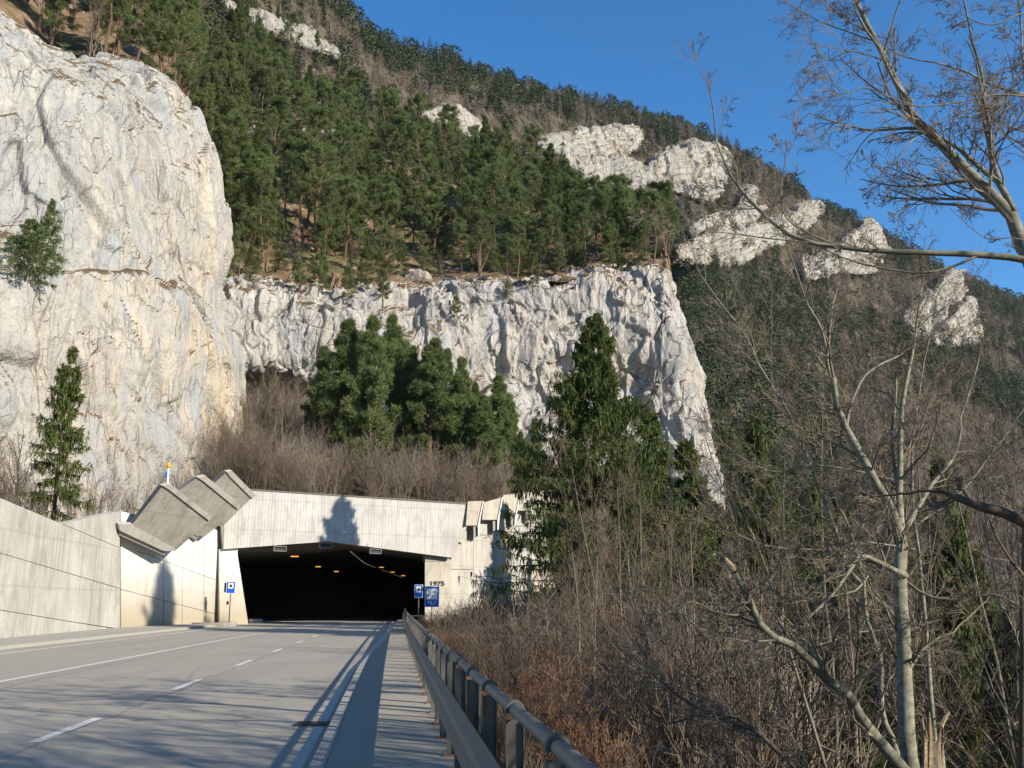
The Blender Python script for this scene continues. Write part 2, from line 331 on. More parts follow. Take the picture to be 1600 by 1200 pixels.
def rockify(g, amp=1., seed=0, stretch=1.8, fade=None, size=1., mid_=1.):
    n = normals(g); p = g.reshape(-1, 3); w = p+np.stack([fbm(p*.12, 3, seed+11), fbm(p*.12, 3, seed+12), fbm(p*.12, 3, seed+13)], 1)*1.5*size
    a, e1 = facet(w, (7*size, 7*size, 7*size*stretch), seed, .9); b, e2 = facet(w, (2.6*size, 2.6*size, 2.6*size*stretch), seed+40, .9, 34.); c, e3 = facet(w, (.95*size, .95*size, 1.1*size*stretch), seed+80, .9, 30.)
    rib = 1-np.abs(fbm(p*np.array([.45, .45, .07])/size, 3, seed+5))
    h = a*2.0+b*mid_+c*.34*mid_+rib*.55+fbm(p*.07, 3, seed+9)*1.4+fbm(p*1.3/size, 3, seed+19)*.05
    h -= .55*np.exp(-(e1/.045)**2)+.16*np.exp(-(e2/.05)**2)
    h = h*amp*size; h = h.reshape(g.shape[:2])
    if fade is not None: h = h*fade
    return g+n*h[..., None]
def to(rows): return np.array([[P(*c) for c in r] for r in rows])

# near cliff, left
A_rows = [
 [(-900, 930, 40), (-420, 880, 52), (0, 840, 66), (90, 835, 70), (190, 832, 76), (280, 832, 84), (335, 835, 92), (372, 835, 99), (364, 830, 125)],
 [(-900, 800, 41), (-420, 740, 53), (0, 705, 67), (95, 705, 71), (190, 705, 77), (280, 705, 85), (330, 705, 92), (362, 705, 99), (356, 700, 125)],
 [(-900, 640, 42), (-420, 580, 54), (0, 560, 68), (95, 560, 72), (190, 560, 78), (275, 560, 86), (326, 560, 93), (364, 575, 100), (358, 570, 126)],
 [(-900, 520, 43), (-420, 440, 55), (0, 405, 69), (95, 435, 73), (190, 448, 80), (270, 470, 87), (320, 495, 94), (340, 515, 100), (332, 510, 127)],
 [(-900, 470, 48), (-420, 400, 59), (0, 385, 73), (95, 415, 76), (190, 432, 82), (265, 445, 89), (310, 460, 96), (334, 470, 101), (326, 470, 128)],
 [(-900, 330, 48), (-420, 300, 60), (0, 280, 74), (95, 300, 77), (190, 310, 83), (265, 330, 90), (315, 350, 96), (346, 365, 102), (336, 365, 129)],
 [(-900, 130, 48), (-420, 130, 61), (0, 150, 75), (95, 180, 78), (185, 195, 84), (255, 220, 91), (300, 235, 97), (326, 250, 102), (314, 250, 129)],
 [(-900, -60, 49), (-420, -20, 62), (-40, 40, 76), (95, 110, 80), (170, 122, 86), (235, 150, 93), (280, 170, 98), (306, 195, 103), (296, 200, 130)],
 [(-900, -110, 52), (-420, -50, 66), (-40, 15, 80), (85, 92, 84), (160, 103, 90), (225, 124, 97), (265, 142, 102), (288, 168, 106), (276, 180, 132)],
 [(-900, -160, 64), (-420, -80, 80), (-40, 0, 95), (85, 88, 100), (150, 98, 104), (210, 118, 110), (250, 135, 114), (270, 165, 118), (262, 178, 140)]]
A0 = loft(to(A_rows), 400, 440)
A1 = rockify(A0, .58, 3, 2.6, mid_=.7)
sheet('cliff', A1, M['rockA'], 'tall pale yellow-streaked limestone cliff rising behind the concrete wall on the left', 'cliff', 'structure')

# middle band cliff
xt = [150, 340, 430, 520, 640, 760, 880, 950, 1005, 1047]
def brow(xr, yv, dd, k0=0): return [(x, y, d+q) for x, y, d, q in zip(xr, yv, [116, 126, 130, 134, 138, 142, 146, 148, 149, 150], dd)]
B_rows = [
 brow([150, 340, 430, 520, 640, 760, 880, 950, 1012, 1120], [870, 860, 860, 860, 860, 860, 860, 865, 870, 870], [4, 4, 2, -3, -6, -8, -10, -12, -13, -13]),
 brow([150, 340, 430, 520, 640, 760, 880, 955, 1020, 1122], [660, 660, 665, 700, 720, 730, 745, 755, 765, 775], [7, 8, 6, 0, -4, -6, -8, -9, -10, -10]),
 brow([150, 340, 430, 520, 640, 760, 880, 955, 1020, 1104], [590, 592, 598, 640, 660, 670, 680, 685, 690, 700], [7, 8, 6, 0, -3, -5, -6, -7, -8, -8]),
 brow([150, 340, 430, 520, 640, 760, 880, 955, 1020, 1083], [575, 575, 578, 590, 600, 605, 610, 610, 612, 620], [0, 0, 0, -2, -3, -2, -1, -2, -4, -5]),
 brow([150, 340, 430, 520, 640, 760, 880, 955, 1020, 1071], [520, 525, 530, 530, 535, 540, 545, 545, 545, 550], [-1, -1, -1, -2, -3, -3, -4, -5, -5, -4]),
 brow([150, 340, 430, 520, 640, 760, 880, 955, 1018, 1056], [485, 490, 495, 500, 502, 500, 498, 490, 485, 488], [0, 0, 0, -1, -1, -1, -2, -3, -3, -2]),
 brow(xt, [447, 452, 458, 465, 472, 458, 455, 443, 433, 434], [2, 2, 2, 2, 1, 1, 0, 0, 0, 0]),
 brow([150, 340, 430, 520, 640, 760, 880, 950, 1005, 1042], [440, 444, 450, 456, 462, 450, 447, 436, 427, 428], [8]*8+[6, 5]),
 brow([150, 340, 430, 520, 640, 760, 880, 950, 1000, 1036], [434, 438, 443, 448, 452, 444, 440, 432, 424, 426], [18]*8+[14, 12])]
for i, r in enumerate(B_rows):
    x, y, d = r[-1]; r.append((x-14, y+6, d+26)); r.append((x-60, y+20, d+70))
B0 = loft(to(B_rows), 330, 760)
B1 = rockify(B0, .72, 21, 2.2, mid_=1.15)
sheet('cliff', B1, M['rockB'], 'long white limestone cliff band above the tunnel portal', 'cliff', 'structure')

# slope with pines above the white band
xs = [100, 300, 400, 520, 650, 780, 900, 980, 1030, 1045]
yr = [452, 452, 455, 458, 462, 452, 448, 438, 430, 432]; dr = [122, 132, 137, 141, 145, 149, 152, 152, 153, 156]
ye = [60, 130, 170, 225, 270, 310, 350, 385, 408, 420]; de = [260, 252, 246, 240, 232, 222, 205, 190, 180, 172]
C2 = []
for t, (a, b) in ((0, (0, 0)), (.18, (.14, .22)), (.45, (.42, .5)), (.75, (.75, .78)), (1, (1, 1))):
    C2.append([(x, y+(e-y)*a, d+(f-d)*b) for x, y, e, d, f in zip(xs, yr, ye, dr, de)])
C2.append([(x, y+18, d+40) for x, y, d in C2[-1]])
for r in C2: x, y, d = r[-1]; r.append((x+4, y+25, d+22)); r.append((x-20, y+60, d+45))
C2g = loft(to(C2), 150, 260); p = C2g.reshape(-1, 3)
C2g = C2g+np.array([0, 0, 1.])*(fbm(p*.06, 4, 4)*1.6+fbm(p*.5, 3, 6)*.35+np.maximum(0, facet(p, (5, 5, 4), 99, .9)[0])*2.2*(fbm(p*.05, 2, 77) > .1)).reshape(C2g.shape[:2])[..., None]
sheet('hill', C2g, M['soil'], kind='structure')
# slope above the left cliff
C1 = [[(x, y, d) for x, y, d in r[:8]] for r in (A_rows[-1],)]
b0 = C1[0]; C1 = [[(x, y+14, d-5) for x, y, d in b0]]
for dy, dd in ((-2, 8), (-40, 30), (-130, 70), (-260, 120), (-330, 170)): C1.append([(x, y+dy, d+dd) for x, y, d in b0])
for r in C1: x, y, d = r[-1]; r.append((x+15, y+30, d+15)); r.append((x+20, y+90, d+40))
C1g = loft(to(C1), 110, 150); p = C1g.reshape(-1, 3); C1g = C1g+np.array([0, 0, 1.])*(fbm(p*.08, 4, 14)*1.3).reshape(C1g.shape[:2])[..., None]
sheet('hill', C1g, M['soil'], kind='structure')
# ground between gallery roof and the cliffs
F = [[(250, 800, 80), (393, 782, 79), (520, 792, 82), (650, 800, 86), (735, 806, 90), (830, 800, 106), (950, 850, 108), (1100, 960, 112), (1200, 1080, 115)],
     [(250, 745, 92), (393, 742, 92), (520, 752, 94), (650, 762, 98), (735, 768, 101), (830, 775, 112), (950, 815, 118), (1100, 930, 124), (1200, 1040, 128)],
     [(250, 700, 105), (393, 700, 105), (520, 718, 108), (650, 730, 112), (735, 738, 115), (830, 752, 120), (950, 790, 128), (1100, 890, 136), (1200, 1000, 140)],
     [(250, 650, 128), (400, 655, 130), (520, 690, 132), (650, 705, 134), (740, 715, 136), (830, 730, 138), (950, 765, 140), (1100, 840, 144), (1200, 960, 160)]]
Fg = loft(to(F), 60, 120); p = Fg.reshape(-1, 3); Fg = Fg+np.array([0, 0, 1.])*(fbm(p*.12, 4, 24)*.7).reshape(Fg.shape[:2])[..., None]
sheet('ground', Fg, M['bank'], kind='structure')
# far mountain side
xr = [-500, -100, 200, 380, 520, 600, 700, 850, 1000, 1120, 1280, 1400, 1500, 1600, 1800, 2100, 2500]
yR = [-900, -650, -360, -120, 35, 95, 135, 183, 205, 245, 330, 398, 448, 492, 540, 600, 640]
dR = [330, 330, 330, 335, 350, 385, 430, 490, 540, 560, 620, 680, 720, 760, 820, 900, 1000]
Dr = [[(x, y+(1260-y)*t, d*g) for x, y, d in zip(xr, yR, dR)] for t, g in ((1.25, .15), (1, .21), (.75, .32), (.55, .45), (.36, .61), (.16, .82), (0, 1))]
Dr.append([(x, y+25, d*1.25) for x, y, d in zip(xr, yR, dR)]); Dr.append([(x, y+160, d*1.7) for x, y, d in zip(xr, yR, dR)])
Dg = loft(to(Dr), 240, 420); p = Dg.reshape(-1, 3)
Dg = Dg+np.array([0, 0, 1.])*(fbm(p*.012, 5, 31)*9+fbm(p*.1, 3, 36)*1.2).reshape(Dg.shape[:2])[..., None]
sheet('mountain', Dg, M['hill'], kind='structure')
HP = np.vstack([Dg.reshape(-1, 3), C2g.reshape(-1, 3)]); HX, HY = proj(HP); HD = np.where(np.arange(len(HP)) < Dg.shape[0]*Dg.shape[1], HP[:, 1], HP[:, 1])
def dsurf(x, y):
    m = (np.abs(HX-x) < 14) & (np.abs(HY-y) < 14) & (HP[:, 1] > 60)
    return float(np.min(HD[m])) if m.any() else 400.
def band(top, bot, d, dz, seed, label, name='cliff', nr=60, nc=200, am=.5):
    n = 15; t = cr(np.array(top, float), n); b = cr(np.array(bot, float), n); db = np.array([dsurf(*q) for q in b]); dt = np.array([dsurf(*q) for q in t]); db = cr(np.convolve(np.pad(db, 2, 'edge'), np.ones(5)/5, 'valid'), n); dt = np.maximum(np.convolve(np.pad(dt, 2, 'edge'), np.ones(5)/5, 'valid'), db+1); d = (db.mean(), 0)
    rows = []
    for k, (f, off, w) in enumerate(((1.12, 3, -.05), (1.0, -1, .0), (.66, -3, .2), (.33, -3.5, .36), (0, -2.5, .5), (-.05, 0, .85), (-.03, 8, 1.2))):
        rows.append([(t[i, 0]*(1-f)+b[i, 0]*f, t[i, 1]*(1-f)+b[i, 1]*f, db[i]*(1-w)+dt[i]*w+off) for i in range(n)])
    g = loft(to(rows), nr, nc)
    # pull the two ends back into the hill
    e = np.minimum(np.linspace(0, 1, nc), np.linspace(1, 0, nc)); g = g*(1+.05*np.clip(1-e/.08, 0, 1))[None, :, None]
    q_ = g.reshape(-1, 3); s_ = (q_[:, 2]*.84-q_[:, 0]*.54+fbm(q_*.05, 3, seed)*2.5)/4.2; s_ = (s_-np.floor(s_)).reshape(g.shape[:2]); g = g+normals(g)*((s_**2)*.3)[..., None]
    g = rockify(g, am, seed, 1.6, size=d[0]/200.)
    return sheet(name, g, M['rockD'], label, 'cliff', 'structure')
BANDS = [
 ([(826, 224), (890, 209), (950, 206), (1004, 202)], [(828, 227), (890, 244), (955, 262), (1006, 208)], 0, 0, 'stepped pale cliff high on the mountain under the wooded ridge'),
 ([(872, 240), (925, 246), (980, 258), (1020, 264)], [(874, 246), (915, 290), (965, 306), (1024, 272)], 0, 0, 'lower step of the pale cliff under the wooded ridge'),
 ([(1002, 268), (1045, 238), (1085, 227), (1120, 236), (1141, 254)], [(1006, 276), (1040, 292), (1090, 305), (1120, 308), (1142, 270)], 0, 0, 'rounded white cliff buttress right of the stepped cliff'),
 ([(1050, 396), (1100, 373), (1150, 364), (1210, 346), (1255, 323), (1284, 320)], [(1053, 400), (1100, 408), (1150, 410), (1205, 384), (1260, 353), (1286, 326)], 0, 0, 'slanting rock band in the middle of the far slope'),
 ([(1070, 366), (1110, 342), (1150, 334), (1198, 322)], [(1072, 370), (1112, 358), (1155, 350), (1200, 326)], 0, 0, 'thin broken rock ledge above the slanting rock band'),
 ([(1150, 330), (1158, 308), (1172, 300), (1182, 312)], [(1153, 336), (1162, 338), (1172, 334), (1184, 318)], 0, 0, 'small rock knob above the thin broken ledge'),
 ([(1236, 428), (1265, 408), (1320, 380), (1350, 350), (1366, 356), (1382, 384)], [(1240, 440), (1270, 436), (1305, 424), (1345, 420), (1368, 416), (1384, 390)], 0, 0, 'pale rock rib behind the long bare branch'),
 ([(1396, 504), (1431, 478), (1461, 455), (1484, 426), (1506, 430)], [(1400, 512), (1438, 524), (1465, 504), (1490, 488), (1508, 440)], 0, 0, 'left slab of the white cliff at the right end of the mountain'),
 ([(1452, 530), (1480, 502), (1500, 480), (1514, 474), (1526, 500)], [(1456, 538), (1485, 536), (1505, 533), (1520, 528), (1528, 508)], 0, 0, 'right slab of the white cliff at the right end of the mountain'),
 ([(652, 180), (700, 172), (735, 182), (774, 214)], [(655, 184), (700, 198), (745, 218), (776, 220)], 0, 0, 'rock outcrop among pines below the ridge'),
 ([(420, 168), (465, 160), (505, 166), (545, 206)], [(423, 175), (470, 208), (510, 220), (547, 212)], 0, 0, 'rock outcrop behind the tall pines on the left slope'),
 ([(340, 0), (400, 20), (470, 46), (538, 88)], [(338, 6), (400, 40), (465, 72), (536, 96)], 0, 0, 'sloping rock ledge near the top left of the mountain'),
 ([(355, 200), (390, 193), (410, 203), (442, 232)], [(358, 210), (390, 240), (420, 256), (446, 240)], 0, 0, 'low rock step between the pines beside the left cliff')]
for i, (t, b, d, dz, lb) in enumerate(BANDS): band(t, b, d, dz, 200+i*17, lb)
# valley floor and right-hand bank
def railx(y): return .67-.125*y+.0001*y*y*(np.asarray(y) > 0)
def bank_z(x, y):
    u = x-railx(np.clip(y, -60, 110)); z = .05-.62*np.maximum(u-.35, 0); z = np.where(z < -22, -22-(-22-z)*.25, z); return np.maximum(z, -42)
yy = np.linspace(-60, 175, 150); uu = np.concatenate([np.linspace(-.6, 30, 90), np.linspace(32, 140, 50)])
Y, U = np.meshgrid(yy, uu, indexing='ij'); X = railx(np.clip(Y, -60, 110))+U+.05
Z = bank_z(X, Y); p = np.stack([X, Y, Z], -1); q = p.reshape(-1, 3)
p[..., 2] += (fbm(q*.25, 4, 55)*.35).reshape(Z.shape)*np.clip((U-.8)/2, 0, 1); p[..., 2] = np.where(U < .7, .02, p[..., 2])
sheet('bank', p, M['bank'], kind='structure')
b = MB(); b.add([(-1500, -400, -46), (1800, -400, -46), (1800, 1700, -46), (-1500, 1700, -46)], [[0, 1, 2, 3]]); b.build('valley_ground', M['hill'])['kind'] = 'structure'

# ------------------------------------------------------------------ road
def m_road():
    n = NM('worn_asphalt', .85, .25); f = n.noise(.25, 5); g = n.noise(60, 3); l = n.noise(.5, 4, n.vec((1.6, .1, 1), (0, 0, -.1)))
    c = n.mix(f, (.33, .297, .245), (.40, .365, .303)); c = n.mix(n.ramp(l, [(.45, 0.), (.7, .35)]), c, (.22, .21, .19)); c = n.mix(n.ramp(g, [(.38, .5), (.62, 0.)]), c, (.12, .11, .10)); c = n.mix(n.ramp(n.noise(1.1, 7, rough=.7), [(.52, 0.), (.72, .3)]), c, (.20, .185, .16))
    w = n.t.nodes.new('ShaderNodeMapping'); n.L(n.tc.outputs['Object'], w.inputs[0]); nz = n.t.nodes.new('ShaderNodeTexNoise'); nz.inputs['Scale'].default_value = .8; n.L(n.tc.outputs['Object'], nz.inputs[0])
    va = n.t.nodes.new('ShaderNodeVectorMath'); va.operation = 'MULTIPLY_ADD'; n.L(nz.outputs[1], va.inputs[0]); va.inputs[1].default_value = (.9, .9, 0); n.L(w.outputs[0], va.inputs[2])
    cr_ = n.voro(.09, va.outputs[0]); c = n.mix(n.ramp(cr_, [(0., .45), (.002, .35), (.004, 0.)]), c, (.12, .11, .10))
    n.bump(g, .25, .01); return n.col(c)
def m_walk():
    n = NM('worn_footway', .9, .2); f = n.noise(1.2, 6); g = n.noise(45, 4); c = n.mix(f, (.28, .25, .20), (.38, .345, .28)); c = n.mix(n.ramp(g, [(.35, .4), (.6, 0.)]), c, (.13, .12, .10)); n.bump(g, .3, .01); return n.col(c)
M['road'] = m_road(); M['walk'] = m_walk()
KW = .18
def kerbx(y):
    return railx(y)-np.interp(y, [-30, 10, 25, 40, 60, 90], [1.5, 1.42, 1.45, 1.1, .75, .6])
def ribbon(name, ys, xa, xb, za, mat, kind='structure', parent=None, zb=None):
    g = np.zeros((len(ys), len(xa), 3)) if False else None
    b = MB(); n = len(ys); v = np.zeros((n, 2, 3)); v[:, 0, 0] = xa; v[:, 1, 0] = xb; v[:, :, 1] = ys[:, None]; v[:, :, 2] = za
    idx = np.arange(2*n).reshape(n, 2); b.add(v.reshape(-1, 3), np.stack([idx[:-1, 0], idx[:-1, 1], idx[1:, 1], idx[1:, 0]], -1)); o = b.build(name, mat, parent)
    if kind: o['kind'] = kind
    return o
ys = np.linspace(-30, 170, 201)
lk = lambda y: -15.9-.077*(np.asarray(y)-0) + (-.6)      # left kerb line
def leftline(y): return -14.85-.0765*np.asarray(y)+.00006*np.asarray(y)**2
ribbon('road', ys, np.where(ys < 74, leftline(ys)-1.4, -40), np.where(ys < 84, kerbx(ys)+.3, 12), 0., M['road'])
ys2 = np.linspace(-30, 86, 120)
ribbon('sidewalk', ys2, kerbx(ys2)+.17, railx(ys2)+.11, KW, M['walk'])
b = MB()
for (x0, x1, z0, z1) in ((0, .165, -.05, KW+.004),):
    n = len(ys2); v = np.zeros((n, 4, 3)); v[:, :, 1] = ys2[:, None]; kx = kerbx(ys2)
    v[:, 0, 0] = kx; v[:, 1, 0] = kx+.015; v[:, 2, 0] = kx+x1; v[:, 3, 0] = kx+x1; v[:, 0, 2] = z0; v[:, 1, 2] = z1; v[:, 2, 2] = z1; v[:, 3, 2] = z0
    idx = np.arange(4*n).reshape(n, 4)
    for k in range(3): b.add(v.reshape(-1, 3) if k == 0 else np.zeros((0, 3)), (np.stack([idx[:-1, k], idx[:-1, k+1], idx[1:, k+1], idx[1:, k]], -1)) - (0 if k == 0 else b.n))
M['kerb'] = m_plain('kerb_stone', (.30, .285, .25), .85, 0, .2, 5); b.build('kerb', M['kerb'])['kind'] = 'structure'
b = MB(); n = len(ys2)
v = np.zeros((n, 4, 3)); v[:, :, 1] = ys2[:, None]; rx = railx(ys2)+.11; v[:, 0, 0] = rx; v[:, 1, 0] = rx+.01; v[:, 2, 0] = rx+.06; v[:, 3, 0] = rx+.08; v[:, 0, 2] = KW-.01; v[:, 1, 2] = KW+.01; v[:, 2, 2] = KW+.01; v[:, 3, 2] = -1.2
idx = np.arange(4*n).reshape(n, 4); b.add(v.reshape(-1, 3), np.concatenate([np.stack([idx[:-1, k], idx[:-1, k+1], idx[1:, k+1], idx[1:, k]], -1) for k in range(3)])); b.build('path_edge', M['kerb'])['kind'] = 'structure'
# left shoulder and kerb
ysl = np.linspace(-30, 75, 80); v = np.zeros((len(ysl), 4, 3)); v[:, :, 1] = ysl[:, None]
wallx = np.interp(ysl, [-30, 41.2, 59, 76], [-15.2, -22.1, -24, -23.2])
v[:, 0, 0] = leftline(ysl)-1.25; v[:, 1, 0] = leftline(ysl)-1.27; v[:, 2, 0] = leftline(ysl)-1.6; v[:, 3, 0] = np.minimum(wallx-.3, leftline(ysl)-1.9); v[:, 0, 2] = -.02; v[:, 1, 2] = .13; v[:, 2, 2] = .14; v[:, 3, 2] = .16
b = MB(); idx = np.arange(4*len(ysl)).reshape(-1, 4); b.add(v.reshape(-1, 3), np.concatenate([np.stack([idx[:-1, k], idx[:-1, k+1], idx[1:, k+1], idx[1:, k]], -1) for k in range(3)])); b.build('shoulder', M['kerb'])['kind'] = 'structure'
yl = np.linspace(-20, 74, 90)
ribbon('edge_line', yl, leftline(yl)-.09, leftline(yl)+.09, .004, M['white'])
solx = lambda y: np.interp(y, [-20, 21.1, 49, 66.5, 100], [-7.6, -11.25, -13.65, -14.75, -16.6])
ribbon('lane_line', yl+10, solx(yl+10)-.09, solx(yl+10)+.09, .004, M['white'])
y3 = np.linspace(-20, 88, 110); ribbon('edge_line', y3, kerbx(y3)-.27, kerbx(y3)-.13, .004, M['white_shade'])
for k in range(11):
    y0 = 12.8+7.4*(k-1); q = np.array([y0, y0+2.6]); ribbon('lane_dash', q, -4.66-.107*q-.075, -4.66-.107*q+.075, .004, M['white'])
# tar seam along the lane
M['tar'] = m_plain('tar_seam', (.09, .085, .08), .7, 0, .2, 3)
y4 = np.linspace(-5, 70, 160); w_ = .05*np.sin(y4*1.3)+.03*np.sin(y4*3.7)
for x_ in (-4.55, -8.3): ribbon('tar_seam', y4, x_-.107*y4+w_, x_-.107*y4+w_+.022, .003, M['tar'])
M['grate'] = m_plain('cast_iron', (.05, .05, .05), .6, .4)
gy = 14.6; b = MB(); gx = kerbx(gy)-.33
for k in range(8): b.box((gx, gy-.2+k*.055, .012), (.42, .03, .02))
b.box((gx-.21, gy, .012), (.03, .46, .022)); b.box((gx+.21, gy, .012), (.03, .46, .022)); o = b.build('drain_grate', M['grate']); tag(o, 'small dark drain grate in the gutter beside the right kerb', 'drain grate')

# ------------------------------------------------------------------ left retaining wall
W0 = np.array([-15.2, -30, 0]); W1 = G(0, 1003); W2 = G(190, 984); W3 = np.array([-23.0, 76.3, 0])
wall = empty('retaining_wall', (W1[0], W1[1], 0), 'long weathered grey concrete retaining wall beside the left lane', 'retaining wall')
def wallpanel(px, a, b_, mat, name, parent, th=.5, off=0.):
    pts = np.array([PP(x, y, a, b_, off) for x, y in px]); t = np.array([b_[0]-a[0], b_[1]-a[1], 0.]); t /= np.linalg.norm(t); n = np.array([t[1], -t[0], 0.])
    if np.dot(n, pts[0]-np.array([0, 0, CZ])) < 0: n = -n
    bb = MB(); bb.prism(pts, n*th); return bb.build(name, mat, parent)
# courses of section 1 (grooves between them are real gaps onto a dark backing)
def yt(x): return np.interp(x, [-800, -300, 0, 97, 150, 187], [500, 655, 778, 819, 806, 799])
def j1(x): return 864+.297*x if x > -400 else 745+.0*(x)
def band_pts(f, g, x0, x1, n=9):
    xs_ = np.linspace(x0, x1, n); return [(x, f(x)) for x in xs_]+[(x, g(x)) for x in xs_[::-1]]
base1 = lambda x: np.interp(x, [-800, -300, 0, 189], [1083, 1033, 1004, 984])+1.5
J = [lambda x: 819+.42*(x-97), lambda x: 864+.296*x, lambda x: 953+.165*x]
def clampf(f, lo, hi): return lambda x: float(min(max(f(x), lo(x)), hi(x)))
e_ = .5
X0 = -500
wallpanel([(-500, yt(-500)), (-300, yt(-300)), (0, 778), (97, 819)] + [(x, J[1](x)-e_) for x in (188, 100, 0, -300, -500)][0:0] + [(187, 857-e_), (187, J[1](187)-e_), (100, J[1](100)-e_), (0, 864-e_), (-300, J[1](-300)-e_), (-500, J[1](-500)-e_)], W1, W2, M['conc_wall'], 'wall_panel', wall)
wallpanel([(99, 819), (150, 806), (187, 799), (187, 857-3*e_)], W1, W2, M['conc_wall'], 'wall_panel', wall)
wallpanel([(187, J[1](187)+e_), (100, J[1](100)+e_), (0, 864+e_), (-300, J[1](-300)+e_), (-500, J[1](-500)+e_), (-500, J[2](-500)-e_), (-300, J[2](-300)-e_), (0, 953-e_), (100, J[2](100)-e_), (187, 983-e_)], W1, W2, M['conc_wall'], 'wall_panel', wall)
wallpanel([(187, 984), (100, J[2](100)+e_), (0, 953+e_), (-300, J[2](-300)+e_), (-500, J[2](-500)+e_), (-500, 1056), (-300, 1036), (0, 1006), (187, 987)], W1, W2, M['conc_wall'], 'wall_panel', wall)
wallpanel([(-498, yt(-498)+6), (-300, yt(-300)+4), (0, 782), (97, 822), (150, 809), (186, 803), (186, 986), (0, 1006), (-498, 1056)], W1, W2, M['joint'], 'joint', wall, .4, -.06)
# section 2: brighter, runs to the portal
W2b = W2+np.array([.12, .1, 0])
secs = [(189.5, 255), (256.2, 284), (285, 318), (319, 356)]
def jl(k, x): return {0: 866+.37*(x-190)-14, 1: 921+.262*(x-190)}[k]
for i, (x0, x1) in enumerate(secs):
    top = lambda x: float(np.interp(x, [188, 205, 225, 284, 320, 356], [799, 798, 815, 812, 803, 795])); bot = lambda x: 986-.08*(x-190)
    for lo, hi in ((top, lambda x: jl(0, x)-.4), (lambda x: jl(0, x)+.4, lambda x: jl(1, x)-.4), (lambda x: jl(1, x)+.4, bot)):
        wallpanel([(x0, lo(x0)), (x1, lo(x1)), (x1, hi(x1)), (x0, hi(x0))], W2, W3, M['conc_tan'], 'wall_panel', wall, .5, .02)
wallpanel([(190, 803), (205, 802), (225, 818), (284, 816), (355, 800), (355, 975), (190, 988)], W2, W3, M['joint'], 'joint', wall, .4, -.06)
# earth behind the wall up to the cliff
L_rows = []
for f in (0, .35, 1):
    L_rows.append([np.array([wx*(1-f)+ax*f, wy*(1-f)+ay*f, wz*(1-f)+az*f]) for (wx, wy, wz), (ax, ay, az) in zip(
        [(-16, -30, 13), (-18.5, 10, 9.5), (-22.8, 42, 5.6), (-24.8, 60, 6.6), (-24.5, 76, 8.5), (-24, 80, 8.6)],
        [(-60, -30, 30), (-45, 30, 16), (-37, 68, 8), (-34, 78, 8.5), (-30, 90, 9.5), (-27, 100, 13)])])
Lg = loft(np.array(L_rows), 40, 90); q = Lg.reshape(-1, 3); Lg = Lg+np.array([0, 0, 1.])*(fbm(q*.2, 4, 66)*.3-.25).reshape(Lg.shape[:2])[..., None]
sheet('ground', Lg, M['soil'], kind='structure')
# old wall continuation towards the camera, outside the frame
# ------------------------------------------------------------------ saw-tooth slabs on the left
SL = [ # face corners: top-left, top-right, right, bottom, left-low, left-up  with depths
 ([(254, 759), (268, 757), (331, 807), (327, 814), (273, 861), (256, 861), (187, 829), (186, 819), (207, 819)], [(258, 861), (186, 829), (186, 836), (257, 868), (262, 861)], 62.6),
 ([(309, 746), (322, 744), (376, 788), (372, 796), (320, 838), (308, 838), (252, 800), (268, 775)], [(308, 837), (296, 832), (296, 838), (307, 845), (311, 838)], 69.5),
 ([(354, 737), (363, 736), (400, 774), (397, 781), (354, 818), (340, 818), (300, 790), (322, 768)], [(353, 817), (342, 815), (342, 822), (348, 825), (356, 819)], 73.6)]
def depth_plane(px, py, d, kx=.22, ky=-.30):
    """plane through the slab face: deeper to the right, leaning forward at the top"""
    o = P(260, 810, d) if False else None
    return None
LAB = ['nearest and largest of the three tilted concrete slabs over the left wall', 'middle one of the three tilted concrete slabs over the left wall', 'smallest tilted concrete slab, touching the left end of the portal beam']
for (face, ledge, d), lb in zip(SL, LAB):
    c0 = P(np.mean([f[0] for f in face]), np.mean([f[1] for f in face]), d)
    nrm = np.array([.8, -.25, -.5]); nrm /= np.linalg.norm(nrm)
    def hit(px, py, off=0.):
        v = ray(px, py); o = np.array([0, 0, CZ]); return o+v*(np.dot(c0+nrm*off-o, nrm)/np.dot(v, nrm))
    rt = empty('concrete_slab', hit(*face[5]), lb, 'concrete slab', 'tilted slabs above the left wall')
    ext = np.array([-.75, 1.4, .25])
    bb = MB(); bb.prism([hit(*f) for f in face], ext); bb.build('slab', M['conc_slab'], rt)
    # raised rim along the upper right edge and lower left edge
    a, b2, c2 = face[1], face[2], face[3]
    def rim(pl):
        bb = MB(); bb.prism([hit(*f, .10) for f in pl], -nrm*.25); bb.build('rim', M['conc'], rt)
    rim([face[0], face[1], face[2], face[3], (face[3][0]-5, face[3][1]-4), (face[1][0]-4, face[1][1]+8)])
    if d < 63: rim([(186, 819), (207, 819), (212, 824), (274, 858), (272, 861), (256, 861), (187, 829)])
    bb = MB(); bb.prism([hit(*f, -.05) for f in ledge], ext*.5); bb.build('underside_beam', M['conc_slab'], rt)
# black sheet painting in the shaded gap behind first slab
pts = [(203, 820), (214, 805), (236, 775), (247, 771), (256, 771), (256, 780), (215, 825)]
bb = MB(); bb.prism([P(x, y, 65.2) for x, y in pts], (0, .25, 0)); tag(bb.build('gap_sheet', M['black']), 'black curved sheet painting the dark gap behind the largest tilted slab', 'gap_shade')
